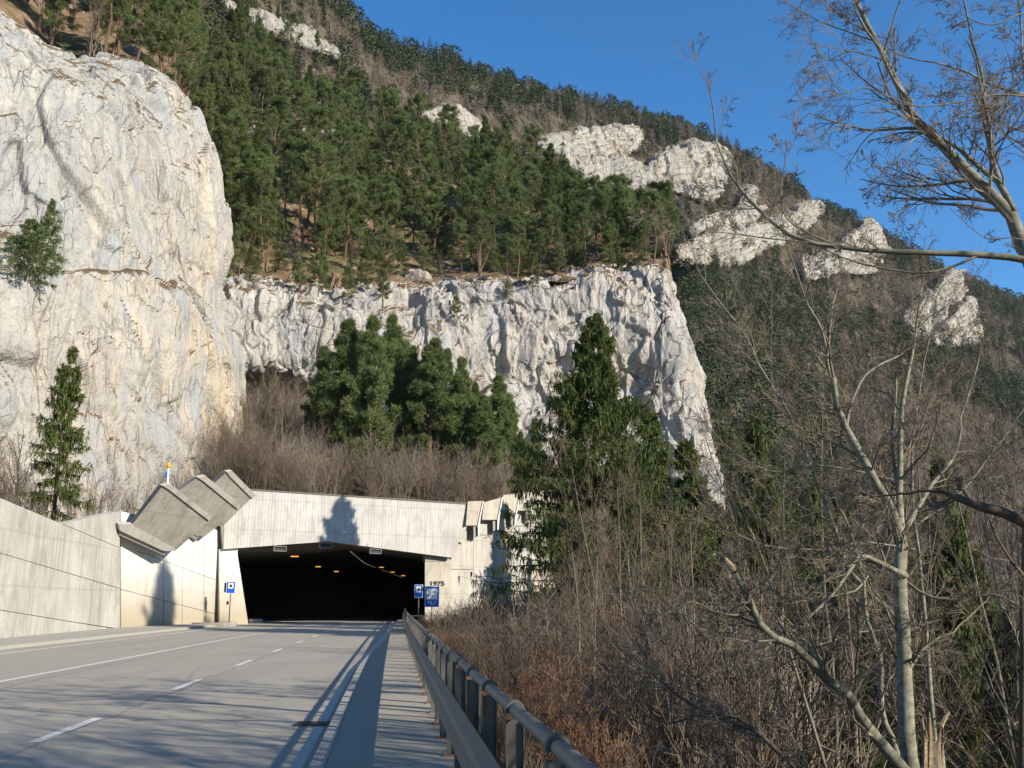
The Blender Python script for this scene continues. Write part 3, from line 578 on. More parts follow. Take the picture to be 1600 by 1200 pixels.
# marker post with orange cap
rt = empty('marker_post', P(262, 760, 63), 'thin pale pole with an orange cap standing on the largest tilted slab', 'marker post')
bb = MB(); bb.tubes([P(261.5, 762, 63), P(263, 731, 63)], [.06, .06], 6); bb.build('pole', M['signwhite'], rt)
bb = MB(); bb.tubes([P(263, 731, 63)+np.array([0, 0, z]) for z in (-.02, .05, .2, .3, .34)], [.07, .15, .17, .12, .02], 8); bb.build('cap', M['orange'], rt)
bb = MB(); bb.box(P(260, 742, 62.9), (.12, .1, .35)); bb.build('bracket', M['blue'], rt)

# ------------------------------------------------------------------ tunnel portal
QL = P(350, 900, 76); QR = P(705, 900, 86)
tv = np.array([QR[0]-QL[0], QR[1]-QL[1], 0]); tv /= np.linalg.norm(tv); nb = np.array([-tv[1], tv[0], 0])   # nb points away from camera
port = empty('tunnel_portal', (QL[0], QL[1], 0), 'wide concrete tunnel portal with a deep pale lintel over the dark road opening', 'tunnel portal')
H = lambda x, y, off=0.: PP(x, y, QL, QR, off)
def pr(px, off, th, mat, name, e=None): bb = MB(); bb.prism([H(x, y, off) for x, y in px], nb*th if e is None else np.array(e)); return bb.build(name, mat, port)
M['conc_fas'] = m_conc('lintel_concrete', (.40, .38, .355), (.50, .48, .455), .5, board=1.4, bdir=0)
pr([(349, 858), (350, 792), (372, 764), (393, 765), (730, 787), (706, 871), (700, 870.5), (513, 846)], .35, .6, M['conc_fas'], 'lintel')
pr([(372, 763.2), (393, 764), (731, 786), (731, 788), (393, 766), (372, 765)], .42, .75, M['steel_dk'], 'cap_flashing')
pr([(729, 788), (736.5, 787.5), (735, 800), (722, 850), (717, 846), (708, 868), (706, 870)], .3, .6, M['conc'], 'lintel_end')
pr([(664, 871), (705, 874), (705, 1010), (664, 1010)], -.35, 2.5, M['conc_pier'], 'pier', (-.2, 2.2, 0))
pr([(664.5, 866), (703, 868), (700, 876), (690, 878), (664.5, 878)], -.3, .4, M['conc_slab'], 'pier_cap')
pr([(351, 858), (372, 857), (371, 866), (388, 976), (343, 976), (343, 858)], .0, .8, M['conc_tan'], 'jamb', (-.7, 1.2, 0))
pr([(345, 822), (352, 822), (352, 858), (349, 858)], .3, .5, M['conc_slab'], 'bearing_block')
# tunnel tube
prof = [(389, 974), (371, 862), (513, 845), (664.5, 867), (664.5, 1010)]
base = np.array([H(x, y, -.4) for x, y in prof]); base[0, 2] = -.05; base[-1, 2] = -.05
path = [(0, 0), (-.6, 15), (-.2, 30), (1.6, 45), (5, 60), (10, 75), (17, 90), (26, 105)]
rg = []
for k_, (dx, dy) in enumerate(path): q_ = base+np.array([dx, dy, 0]); q_[:2, 0] -= .33*min(dy, 38); rg.append(q_)  # left wall splayed out of sight so no sun patch shows inside
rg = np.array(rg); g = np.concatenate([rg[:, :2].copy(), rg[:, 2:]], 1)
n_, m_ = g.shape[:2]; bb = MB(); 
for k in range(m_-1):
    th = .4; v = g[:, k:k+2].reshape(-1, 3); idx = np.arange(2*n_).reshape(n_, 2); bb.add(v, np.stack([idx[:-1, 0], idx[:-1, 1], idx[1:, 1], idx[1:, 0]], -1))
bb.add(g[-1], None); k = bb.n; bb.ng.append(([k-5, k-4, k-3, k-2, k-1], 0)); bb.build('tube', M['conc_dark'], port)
# earth roof slab over the tube so that no sun leaks in
bb = MB()
for i in range(len(path)-1):
    for a, c in ((1, 2), (2, 3)):
        q4 = [g[i, a], g[i+1, a], g[i+1, c], g[i, c]]; bb.prism(np.array(q4)+np.array([0, 0, .05]), (0, 0, .5))
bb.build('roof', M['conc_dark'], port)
# three hanging boxes under the lintel
for i, (x, y) in enumerate(((437, 857.5), (508, 852.5), (586, 861.5))):
    c = H(x, y, .1); rt = empty('signal_box', c, ['left one of three small hanging signal boxes under the lintel', 'small signal box hanging under the peak of the lintel', 'right one of three small hanging signal boxes under the lintel'][i], 'signal box', 'signal boxes under the lintel')
    rz = math.atan2(tv[1], tv[0]); bb = MB(); w, h = 1.05, .42
    bb.box(c+np.array([0, 0, h/2-.03]), (w, .3, .05), rz); bb.box(c-np.array([0, 0, h/2-.03]), (w, .3, .05), rz); bb.box(c-tv*(w/2-.025), (.05, .3, h-.1), rz); bb.box(c+tv*(w/2-.025), (.05, .3, h-.1), rz); bb.build('frame', M['steel'], rt)
    bb = MB(); bb.box(c+nb*.05, (w-.1, .1, h-.1), rz); bb.build('panel', M['black'], rt)
    for q_ in (-.3, .3): bb = MB(); bb.box(c+tv*q_+np.array([0, 0, .38]), (.05, .05, .35), rz); bb.build('hanger', M['steel'], rt)
# sodium lamps
n = NM('sodium_glow'); n.b.inputs['Emission Color'].default_value = (1, .45, .08, 1); n.b.inputs['Emission Strength'].default_value = .8; M['glow'] = n.col((.8, .5, .2))
n = NM('dim_glow'); n.b.inputs['Emission Color'].default_value = (.8, .8, .55, 1); n.b.inputs['Emission Strength'].default_value = .22; M['dim'] = n.col((.4, .4, .35))
def ceil_hit(px, py):
    """march along the ray to the tunnel roof"""
    v = ray(px, py); v /= v[1]
    for s in np.arange(80, 180, .1):
        p_ = np.array([0, 0, CZ])+v*s; j = np.interp(s, [QL[1]+5+dy for dx, dy in path], [dx for dx, dy in path])
        x = p_[0]-j; zr = np.interp(x, base[1:4, 0], base[1:4, 2])
        if p_[2] > zr-.45: return p_
    return p_
for i, (x, y) in enumerate(((460.5, 868.5), (497, 884.5), (525.5, 892), (550, 898), (570, 903), (596, 885.5), (613.5, 893), (630, 898.5), (641, 903))):
    c = ceil_hit(x, y+1); rt = empty('tunnel_lamp', c, ('orange tunnel ceiling lamp in the left row, ' if i < 5 else 'orange tunnel ceiling lamp in the right row, ')+['nearest the portal and brightest', 'second from the portal', 'third from the portal', 'fourth from the portal', 'farthest and dimmest', 'nearest the portal', 'second from the portal', 'third from the portal', 'farthest and dimmest'][i], 'lamp', 'ceiling lamps in the tunnel')
    bb = MB(); bb.box(c+np.array([0, 0, .09]), (.8, .45, .1)); bb.build('housing', M['steel_dk'], rt)
    s_ = 1. if i in (0,) else .8; bb = MB(); bb.box(c, (.62*s_, .34, .07)); bb.build('lamp_glass', M['glow'] if i not in (3, 4) else M['dim'], rt)
rt = empty('cable_tray', ceil_hit(548, 862), 'row of small pale marker lights along the tunnel ceiling ridge', 'light row')
cp = cr(np.array([ceil_hit(x, y) for x, y in ((548, 862), (562, 874), (572, 881), (590, 888), (612, 896), (634, 905), (655, 913))]), 46)
bb = MB(); bb.tubes(cp+np.array([0, 0, .1]), np.full(46, .02), 4); bb.build('tray', M['steel_dk'], rt)
for i, c in enumerate(cp):
    if i not in (22, 23, 24, 30, 36): bb = MB(); bb.box(c, (.13, .1, .03)); bb.build('marker_light', M['dim'], rt)
# kerb stones at both sides of the portal mouth
for i, (x, y, w) in enumerate(((334, 978.5, 2.6), (398, 973.5, .9))):
    c = G(x, y); bb = MB(); a = np.linspace(0, 2*math.pi, 12, endpoint=False); pl = np.stack([c[0]+w*.62*np.cos(a)*(1+.15*np.sin(3*a)), c[1]+.5*np.sin(a), np.zeros(12)+.0], 1); bb.prism(pl, (0, 0, .26 if i == 0 else .32))
    tag(bb.build('kerb_stone', M['conc_slab'] if i == 0 else M['conc']), ['low rounded dark kerb end in front of the wall near the left blue sign', 'small pale kerb stone at the left foot of the tunnel opening'][i], 'kerb stone')
# outer gallery wall, saw-tooth towards the right
gal = empty('gallery_wall', (QR[0], QR[1], 0), 'stepped concrete side wall of the rock-fall gallery right of the portal', 'gallery wall')
GW = [(705, 739.3, 86.4, 88.4, [820, 889.5]), (739.8, 769.6, 89.4, 92, [812, 836, 900.5]), (770.1, 798.4, 93, 96, [804, 828, 904]), (798.9, 824, 97, 101, [798, 822, 906]), (824.5, 848, 102, 107, [794, 818, 907]), (848.5, 870, 108, 114, [792, 816, 908]), (870.5, 892, 115, 122, [790, 815, 908])]
for i, (x0, x1, d0, d1, ys_) in enumerate(GW):
    a = P(x0, 900, d0); b2 = P(x1, 900, d1); yy_ = ys_+[1060]
    for u0, u1 in zip(yy_[:-1], yy_[1:]):
        bb = MB(); bb.prism([PP(x0, u0+.45, a, b2), PP(x1, u0+.45, a, b2), PP(x1, u1-.45, a, b2), PP(x0, u1-.45, a, b2)], (-.05, 1.2, 0)); bb.build('wall_panel', M['conc_pier'] if (i+len(ys_)) % 2 else M['conc'], gal)
    bb = MB(); bb.prism([PP(x0+.3, ys_[0]+4, a, b2, -.1), PP(x1-.3, ys_[0]+4, a, b2, -.1), PP(x1-.3, 1050, a, b2, -.1), PP(x0+.3, 1050, a, b2, -.1)], (0, .06, 0)); bb.build('joint', M['joint'], gal)
PF = [([(731, 783.5), (754.6, 782.7), (746.6, 821), (728, 821)], [(754.4, 782.7), (756, 782.7), (750.5, 812), (748.6, 838), (747, 838), (746.6, 821)], [(739.7, 823), (747, 823), (746.8, 837), (740, 839)], 86.2),
 ([(756.2, 785), (784.6, 777), (777.3, 812), (753, 812)], [(784.4, 777), (786.2, 777), (781, 806), (778.8, 828), (777.3, 828), (777.2, 812)], [(770, 814), (777.4, 814), (776.7, 828), (770.5, 829.5)], 89.5),
 ([(786.4, 773.8), (812.5, 770.3), (805.8, 804.2), (781.6, 803.7)], [(812.3, 770.3), (814, 770.3), (808.3, 799), (806, 820), (804.7, 820), (805.7, 804)], [(798, 806), (804.6, 806), (803.5, 819.5), (798.5, 820.5)], 93.5),
 ([(814.2, 769), (835.8, 767.3), (829, 798), (808.8, 797.4)], [(835.6, 767.3), (837, 767.3), (831.5, 793), (829.5, 812), (828.4, 812), (828.9, 798)], [(822, 799.5), (828.4, 799.5), (827, 811), (822.3, 812)], 98),
 ([(837.2, 768), (857, 766), (851, 794), (832, 793.5)], [(856.8, 766), (858.3, 766), (853, 790), (851.5, 806), (850.5, 806), (850.9, 794)], [(845, 795.5), (850.6, 795.5), (849.4, 806), (845.2, 807)], 103.5),
 ([(858.5, 767), (878, 765), (872, 791.5), (854, 791)], [(877.8, 765), (879.2, 765), (874, 788), (872.6, 803), (871.6, 803), (871.9, 791)], [(866, 793), (871.6, 793), (870.4, 803), (866.2, 804)], 110)]
for fc, ck, bk, d in PF:
    a = P(fc[0][0], 800, d); b2 = P(fc[1][0], 800, d+2.2)
    for pl, mt, nm, of, e in ((fc, M['conc_pier'], 'parapet', 0, (-.05, 1.3, 0)), (ck, M['conc_tan'], 'sunlit_cheek', .12, (-.02, .5, 0)), (bk, M['conc_slab'], 'bracket', -.15, (0, .7, 0))):  # paler concrete on the cheek strips paints the parapets' sunlit edges
        bb = MB(); bb.prism([PP(x, y, a, b2, of) for x, y in pl], e); bb.build(nm, mt, gal)

# ------------------------------------------------------------------ writing
def text_mesh(name, s, h, origin, right, up, mat, parent, ext=.004, center=True, sx=1., bold=0.):
    cu = bpy.data.curves.new(name, 'FONT'); cu.body = s; cu.size = 1; cu.extrude = 0; cu.align_x = 'CENTER' if center else 'LEFT'; cu.align_y = 'CENTER'; cu.offset = bold
    o = bpy.data.objects.new(name+'_tmp', cu); COL.objects.link(o); dg = bpy.context.evaluated_depsgraph_get(); me = bpy.data.meshes.new_from_object(o.evaluated_get(dg))
    bpy.data.objects.remove(o); n = len(me.vertices); v = np.zeros(n*3); me.vertices.foreach_get('co', v); v = v.reshape(-1, 3)
    s0 = h/(v[:, 1].max()-v[:, 1].min()) if '\n' not in s else h
    w = origin+np.outer(v[:, 0]*s0*sx, right)+np.outer(v[:, 1]*s0, up); me.vertices.foreach_set('co', w.ravel()); me.materials.append(mat); me.name = name
    ob = bpy.data.objects.new(name, me); COL.objects.link(ob); ob.parent = parent; ob.matrix_parent_inverse = par_inv(parent); return ob
UP = np.array([0, 0, 1.])
text_mesh('year_numerals', '1975', .40, H(683, 912, -.29), tv, UP, M['black'], port, sx=1.45, bold=.035)
FR = np.array([1., 0, 0])
def sign(px0, py0, px1, py1, d, label, kind, post):
    c = P((px0+px1)/2, (py0+py1)/2, d); w = (px1-px0)/FPX*d*1.03; h = (py1-py0)/FPX*d*1.05
    c = np.array(c); foot = np.array([c[0], c[1]+.06, post])
    rt = empty('road_sign', foot, label, 'road sign')
    bb = MB(); bb.box(c, (w, .03, h)); bb.build('rim', M['signwhite'], rt)
    f = c+np.array([0, -.019, 0]); bb = MB(); bb.box(f, (w-.07, .01, h-.07)); bb.build('board', M['blue'], rt)
    bb = MB()
    if kind == 'phone':
        bb.box(f+np.array([0, -.008, h*.14]), (w*.56, .008, h*.46)); bb.build('white_field', M['signwhite'], rt)
        bb = MB(); a = np.linspace(0, 2*math.pi, 10, endpoint=False); r = w*.15
        bb.prism(np.stack([f[0]+r*np.cos(a)*1.05, np.full(10, f[1]-.014), f[2]+h*.14+r*.95*np.sin(a)], 1), (0, .003, 0)); bb.box(f+np.array([0, -.0135, h*.14-r*.8]), (r*2.1, .004, r*.7)); bb.build('symbol', M['black'], rt)
    else:
        bb.box(f+np.array([0, -.008, h*.13]), (w*.74, .008, h*.52)); bb.build('white_field', M['signwhite'], rt)
        text_mesh('lettering', 'Radio', .20*h/1.5, f+np.array([0, -.014, h*.24]), FR, UP, M['black'], rt)
        text_mesh('lettering', 'RSR 1', .20*h/1.5, f+np.array([0, -.014, h*.04]), FR, UP, M['black'], rt)
        text_mesh('lettering', '92,7', .30*h/1.5, f+np.array([0, -.008, -h*.30]), FR, UP, M['signwhite'], rt, bold=.01)
    bb = MB(); bb.tubes([foot, np.array([foot[0], foot[1], c[2]+h*.45])], [.04, .04], 8); bb.build('post', M['steel'], rt)
    return rt
r1 = sign(354, 909, 367.5, 926.5, 73, 'small blue sign with white square on the left wall beside the tunnel opening', 'phone', .1)
bb = MB(); bb.box(P(352.5, 918, 73.2), (.12, .3, .7)); bb.build('side_box', M['black'], r1)
bb = MB(); bb.box(P(355.5, 942, 73.2), (.12, .2, .25)); bb.build('phone_box', M['black'], r1)
sign(648, 914.5, 660.5, 933, 80, 'small blue sign with white square in front of the dark tunnel opening on the right', 'phone', .18)
sign(664.5, 917.5, 685.5, 947, 78, 'large blue radio frequency sign reading 92,7 on the right pier', 'radio', -1)

# ------------------------------------------------------------------ guard rail
rl = empty('guard_rail', (railx(4.), 4, KW), 'long grey steel guard rail with round handrail along the footway', 'guard rail')
yp = np.concatenate([np.arange(-3.9+.0, 84.5, 1.31)]); yc = np.linspace(-6, 85.5, 300)
def railp(y, off=0., z=0.):
    y = np.asarray(y, float); s = -.125+.0002*y; L = np.sqrt(1+s*s); return np.stack([railx(y)+off/L, y-off*s/L, np.full_like(y, KW+z)], -1)
bb = MB(); bb.tubes(railp(yc, 0, 1.0), np.full(len(yc), .034), 12); o = bb.build('handrail', M['steel'], rl, True)
wp = [(-.105, .44), (-.105, .455), (-.17, .49), (-.175, .545), (-.115, .585), (-.115, .615), (-.175, .655), (-.17, .71), (-.105, .745), (-.105, .76)]
g = np.stack([railp(yc, o_, z_) for o_, z_ in wp], 1); bb = MB(); n_, m_ = g.shape[:2]; idx = np.arange(n_*m_).reshape(n_, m_); bb.add(g.reshape(-1, 3), np.stack([idx[:-1, :-1], idx[:-1, 1:], idx[1:, 1:], idx[1:, :-1]], -1).reshape(-1, 4))
g2 = np.stack([railp(yc, o_+.006, z_) for o_, z_ in wp], 1); bb.add(g2.reshape(-1, 3), np.stack([idx[:-1, :-1], idx[1:, :-1], idx[1:, 1:], idx[:-1, 1:]], -1).reshape(-1, 4)); bb.build('crash_beam', M['steel'], rl)
for y in yp:
    s = -.125+.0002*y; t = np.array([s, 1, 0.]); t /= np.linalg.norm(t); nn = np.array([t[1], -t[0], 0.]); ax = np.array([nn, t, [0, 0, 1.]])
    c = railp(np.array([y]))[0]; bb = MB()
    bb.box(c+np.array([0, 0, .475]), (.085, .007, .95), ax=ax)
    for q in (-1, 1): bb.box(c+nn*q*.045+np.array([0, 0, .475]), (.008, .07, .95), ax=ax)
    th = np.linspace(-.15*math.pi, 1.15*math.pi, 13); v = []
    for (r_, w) in ((.036, -.028), (.051, -.028), (.051, .028), (.036, .028)): v.append(c+np.array([0, 0, 1.])+np.outer(np.cos(th)*r_, nn)+np.outer(np.sin(th)*r_, [0, 0, 1.])+t*w)
    v = np.array(v); ix = np.arange(4*13).reshape(4, 13); bb.add(v.reshape(-1, 3), np.concatenate([np.stack([ix[k, :-1], ix[k, 1:], ix[(k+1) % 4, 1:], ix[(k+1) % 4, :-1]], -1) for k in range(4)]))
    ps = bb.build('post', M['steel_dk'], rl)
    bb = MB(); bb.box(c+np.array([0, 0, .008]), (.16, .16, .016), ax=ax)
    for q in (-1, 1): bb.box(c+nn*q*.06+t*.05*q+np.array([0, 0, .022]), (.025, .025, .02), ax=ax)
    bb.build('foot_plate', M['rust'], ps)
    bb = MB(); bb.box(c-nn*.075+np.array([0, 0, .6]), (.055, .06, .22), ax=ax)
    for z in (.57, .63): bb.box(c-nn*.118+np.array([0, 0, z-.0])+t*.03*(1 if z > .6 else -1), (.016, .022, .022), ax=ax)
    bb.build('beam_bracket', M['steel_dk'], ps)
# short side fence between rail end and pier
a = railp(np.array([84.]))[0]; rt = empty('short_fence', a, 'short thin steel fence at the far end of the guard rail below the pier', 'fence')
e1 = P(719, 960, 86); e1[2] = 0
zt = P(700, 962, 85)[2]
for f in np.linspace(0, 1, 4):
    c = a*(1-f)+e1*f; bb = MB(); bb.tubes([[c[0], c[1]-.5, -1.2], [c[0], c[1]-.5, zt]], [.035, .035], 6); bb.build('post', M['steel_dk'], rt)
for z in (zt, zt-.55):
    bb = MB(); bb.tubes([[a[0], a[1]-.5, z], [e1[0], e1[1]-.5, z]], [.025, .025], 6); bb.build('rail', M['steel_dk'], rt)

# ================================================================== vegetation
def unit(v): return v/(np.linalg.norm(v, axis=-1, keepdims=True)+1e-9)
def children(pts, rad, m, t0, t1, a0, a1, lf, L, rng, rr=.62, flat=0.):
    """m children on every path: start points, directions, lengths, radii"""
    n, k, _ = pts.shape; tt = rng.uniform(t0, t1, (n, m)); u = tt*(k-1); i = np.minimum(u.astype(int), k-2); f = (u-i)[..., None]; r = np.arange(n)[:, None]
    a, b = pts[r, i], pts[r, i+1]; p = a*(1-f)+b*f; tg = unit(b-a); rp = rad[r, i]*(1-f[..., 0])+rad[r, i+1]*f[..., 0]
    rv = rng.normal(0, 1, tg.shape); rv[..., 2] *= (1-flat); pe = unit(rv-tg*(rv*tg).sum(-1, keepdims=True)); an = rng.uniform(a0, a1, (n, m, 1))
    d = tg*np.cos(an)+pe*np.sin(an); l = L[:, None]*rng.uniform(lf[0], lf[1], (n, m))*(1.15-.65*tt)
    return p.reshape(-1, 3), d.reshape(-1, 3), l.ravel(), np.minimum(rp*rr, .9*rp).ravel()
def walk(P0, D, L, seg, w, up, rng, droop=0.):
    n = len(P0); pts = np.zeros((n, seg+1, 3)); pts[:, 0] = P0; d = D.copy()
    for s in range(seg):
        d = d+rng.normal(0, w, (n, 3)); d[:, 2] += up-droop*s; d = unit(d); pts[:, s+1] = pts[:, s]+d*(L/seg)[:, None]
    return pts
def grow(mb, P0, D, L, R0, lv, rng, rmin=.0025, pts=None, keep=None, first_mat=0):
    out = []
    for i, l in enumerate(lv):
        if pts is None: pts = walk(P0, D, L, l['seg'], l['w'], l['up'], rng, l.get('droop', 0))
        k = pts.shape[1]; t = np.linspace(0, 1, k); rad = np.maximum(np.asarray(R0)[:, None]*(1-t*(1-l.get('tp', .35)))[None], rmin)
        mb.tubes(pts, rad, l['sides'], l.get('m', 0), tint=rng.uniform(0, 1, len(pts))); out.append((pts, rad))
        if 'kids' not in l: break
        P0, D, L, R0 = children(pts, rad, l['kids'], l.get('t0', .2), l.get('t1', 1.), l.get('a0', .5), l.get('a1', 1.), l.get('lf', (.35, .6)), L, rng, l.get('rr', .6), l.get('flat', 0))
        pts = None
    return out
def blades(mb, base, dirn, ln, wd, rng, m=0, tint=None):
    n = len(base); dirn = unit(dirn); s = unit(np.cross(dirn, rng.normal(0, 1, (n, 3))))*np.asarray(wd).reshape(-1, 1)*.5; e = dirn*np.asarray(ln).reshape(-1, 1)
    v = np.stack([base-s*.6, base+s*.6, base+e*.6+s, base+e-s*.2], 1); mb.add(v.reshape(-1, 3), np.arange(4*n).reshape(-1, 4), m=m, tint=None if tint is None else np.repeat(tint, 4))
def on_paths(pts, m, t0, rng):
    n, k, _ = pts.shape; tt = rng.uniform(t0, 1, (n, m)); u = tt*(k-1); i = np.minimum(u.astype(int), k-2); f = (u-i)[..., None]; r = np.arange(n)[:, None]
    return (pts[r, i]*(1-f)+pts[r, i+1]*f).reshape(-1, 3), unit(pts[r, i+1]-pts[r, i]).reshape(-1, 3)
def pine(seed, h=14., c0=.35, nb_=34, per=8, spread=.2, dens=1., cone=False):
    rng = np.random.default_rng(seed); tr = MB(); cr_ = MB()
    t = np.linspace(0, 1, 9); wob = np.cumsum(rng.normal(0, .012*h, (9, 2)), 0); wob -= wob[0]
    tp = np.stack([wob[:, 0], wob[:, 1], t*h], 1); rad = .014*h*(1-t*.9)
    tr.tubes(tp, rad, 7)
    tb = np.sort(rng.uniform(c0, .98, nb_)); u = tb*8; i = np.minimum(u.astype(int), 7); f = (u-i)[:, None]; p0 = tp[i]*(1-f)+tp[i+1]*f
    az = np.arange(nb_)*2.4+rng.uniform(-.5, .5, nb_); q = (tb-c0)/(1-c0); el = rng.uniform(-.1, .25, nb_)+q*.7
    D = np.stack([np.cos(az)*np.cos(el), np.sin(az)*np.cos(el), np.sin(el)], 1)
    prof = np.interp(q, [0, .2, .6, .9, 1.], [.75, 1., .8, .42, .18] if not cone else [.85, 1., .58, .2, .06]); L = h*spread*prof*rng.uniform(.65, 1.2, nb_)
    br = grow(tr, p0, D, L, .0035*h*prof+.01, [dict(seg=5, w=.12, up=.06, sides=4, kids=per, t0=.3, a0=.5, a1=1.1, lf=(.35, .6), flat=.5), dict(seg=3, w=.15, up=.08, sides=3)], rng, .012)
    # dead lower stubs
    k = 7; tz = rng.uniform(.12, c0, k); p1 = np.stack([np.interp(tz, t, tp[:, 0]), np.interp(tz, t, tp[:, 1]), tz*h], 1); a2 = rng.uniform(0, 6.28, k)
    grow(tr, p1, np.stack([np.cos(a2), np.sin(a2), np.full(k, -.1)], 1), rng.uniform(.5, 1.6, k), np.full(k, .02), [dict(seg=3, w=.15, up=-.02, sides=3)], rng, .008)
    c1, d1 = on_paths(br[1][0], int(2*dens)+1, .25, rng); c2, d2 = on_paths(br[0][0], 5, .5, rng); c = np.vstack([c1, c2]); d = np.vstack([d1, d2]); n = len(c)
    m = int(12*dens); cc = np.repeat(c, m, 0)+rng.normal(0, .13, (n*m, 3)); dd = unit(np.repeat(d, m, 0)*.5+rng.normal(0, .8, (n*m, 3))+np.array([0, 0, .35]))
    tn = np.repeat(np.clip(rng.normal(.5, .25, n), 0, 1), m); blades(cr_, cc, dd, rng.uniform(.25, .50, n*m), rng.uniform(.05, .095, n*m), rng, tint=tn)
    return tr, cr_
def spruce(seed, h=12., nb_=90, per=10, spread=.19, m=8, bl=.3, hang=.5, c0=.06, trunk_sides=7, prof=([0, .1, .5, 1], [.85, 1, .68, .07])):
    rng = np.random.default_rng(seed); tr = MB(); cr_ = MB(); t = np.linspace(0, 1, 9); tp = np.stack([.01*h*np.sin(t*3+seed), .01*h*np.cos(t*2+seed)-.01*h*math.cos(seed), t*h], 1)
    tr.tubes(tp, .012*h*(1-t*.93), trunk_sides)
    tb = np.sort(rng.uniform(c0, .985, nb_)); p0 = np.stack([np.interp(tb, t, tp[:, k]) for k in range(3)], 1); az = np.arange(nb_)*2.4+rng.uniform(-.6, .6, nb_)
    q = (tb-c0)/(1-c0); el = -.15+q*.75+rng.uniform(-.12, .12, nb_); D = np.stack([np.cos(az)*np.cos(el), np.sin(az)*np.cos(el), np.sin(el)], 1)
    L = h*spread*np.interp(q, *prof)*rng.uniform(.7, 1.18, nb_)
    br = grow(tr, p0, D, L, .0022*h*(1-q*.8)+.006, [dict(seg=6, w=.05, up=-.055, droop=-.022, sides=4, kids=per, t0=.15, a0=.6, a1=1.1, lf=(.25, .5), flat=.85), dict(seg=3, w=.08, up=-.05, sides=3)], rng, .007)
    c1, d1 = on_paths(br[1][0], m, .05, rng); c2, d2 = on_paths(br[0][0], per*3, .12, rng); c = np.vstack([c1, c2]); d = np.vstack([d1, d2]); n = len(c)
    tb_ = np.concatenate([np.repeat(rng.uniform(0, 1, br[1][0].shape[0]), m), np.repeat(rng.uniform(0, 1, nb_), per*3)])
    w = rng.normal(0, 1, (n, 3)); hg = rng.uniform(0, 1, n) < hang
    dd = np.where(hg[:, None], np.array([0, 0, -1.])+w*.22, d*.7+w*.55); ln = np.where(hg, rng.uniform(.7, 1.9, n), rng.uniform(.6, 1.1, n))*bl
    blades(cr_, c, dd, ln, rng.uniform(.18, .34, n)*bl, rng, tint=np.clip(tb_*.6+rng.uniform(0, .4, n), 0, 1)); return tr, cr_
BL = dict(seg=5, w=.10, up=.05, sides=4)
def bare(seed, h=12., nst=1, kids=(14, 8, 6), r=.011, w=.07, spreadang=(.35, .8), fine=True, rmin=.004, lf=(.30, .5), sides=(8, 5, 3, 3)):
    rng = np.random.default_rng(seed); tr = MB(); br = MB()
    P0 = rng.normal(0, .15*(nst > 1), (nst, 3)); P0[:, 2] = -.3; D = unit(np.stack([rng.normal(0, .1+.12*(nst > 1), nst), rng.normal(0, .1+.12*(nst > 1), nst), np.ones(nst)], 1)); L = h*rng.uniform(.8, 1., nst)
    pts = walk(P0, D, L, 10, w, .05, rng); rad = np.maximum(h*r*(1-np.linspace(0, 1, 11)*.9), rmin)[None]*np.ones((nst, 1)); tr.tubes(pts, rad, sides[0])
    p, d, l, rr = children(pts, rad, kids[0], .22, .98, spreadang[0], spreadang[1], lf, L, rng, .55)
    lv = [dict(seg=6, w=.11, up=.07, sides=sides[1], kids=kids[1], t0=.2, a0=.4, a1=.9, lf=(.3, .55), rr=.6, tp=.25)]
    if len(kids) > 2: lv.append(dict(seg=4, w=.12, up=.05, sides=sides[2], kids=kids[2], t0=.15, a0=.4, a1=.9, lf=(.35, .65), rr=.6, tp=.4))
    lv.append(dict(seg=3, w=.12, up=.04, sides=3, tp=.5)); grow(br, p, d, l, rr, lv, rng, rmin); return tr, br
def shrub(seed, h=2.6, n=26, kids=7, w=.06, lean=.22, rmin=.005, sub=3):
    rng = np.random.default_rng(seed); b = MB(); P0 = rng.normal(0, .28, (n, 3)); P0[:, 2] = -.15; D = unit(np.stack([rng.normal(0, lean, n), rng.normal(0, lean, n), np.ones(n)], 1))
    grow(b, P0, D, h*rng.uniform(.55, 1.05, n), np.full(n, .013), [dict(seg=6, w=w, up=.03, sides=3, kids=kids, t0=.2, a0=.25, a1=.8, lf=(.25, .5)), dict(seg=3, w=.1, up=.04, sides=3, kids=sub, a0=.3, a1=.8, lf=(.3, .6)), dict(seg=2, w=.1, up=.03, sides=3)], rng, rmin); return b
def put_proto(parts, name, mats, label, cat, group):
    rt = empty(name, (0, 0, 0), label, cat, group)
    for (nm, mb), m in zip(parts, mats): mb.build(nm, m, rt, attr=True)
    return rt
class Kind:
    def __init__(s, name, variants, mats, cat, single=False):
        s.name, s.var, s.mats, s.cat, s.used = name, variants, mats, cat, {}
        s.single = single; s.src = {}
    def place(s, i, loc, rz, sc, label, group, lean=(0, 0), name=None):
        i = i % len(s.var)
        if i not in s.src:
            if s.single:
                mb = s.var[i][0]; o = mb[1].build(s.name, s.mats[0], None, attr=True)
            else:
                o = empty(name or s.name, (0, 0, 0), '', '')
                for (nm, mb), m in zip(s.var[i], s.mats): mb.build(nm, m, o, attr=True)
            s.src[i] = o
        else: o = copy_tree(s.src[i])
        tag(o, label, s.cat, group); o.location = Vector([float(c) for c in loc]); o.rotation_euler = (lean[0], lean[1], rz)
        o.scale = (sc, sc, sc) if not hasattr(sc, '__len__') else sc
        if name: o.name = name
        return o
rng = np.random.default_rng(7)
def TC(f, *a, names=('trunk', 'crown'), **k): t, c = f(*a, **k); return [(names[0], t), (names[1], c)]
PINE = Kind('pine_tree', [TC(pine, 11, 14), TC(pine, 12, 15, .42, 30), TC(pine, 13, 13, .28, 36, spread=.22), TC(pine, 14, 16, .45, 28, spread=.24), TC(pine, 15, 12, .2, 38, spread=.21)], [M['bark_pine'], M['pine']], 'tree')
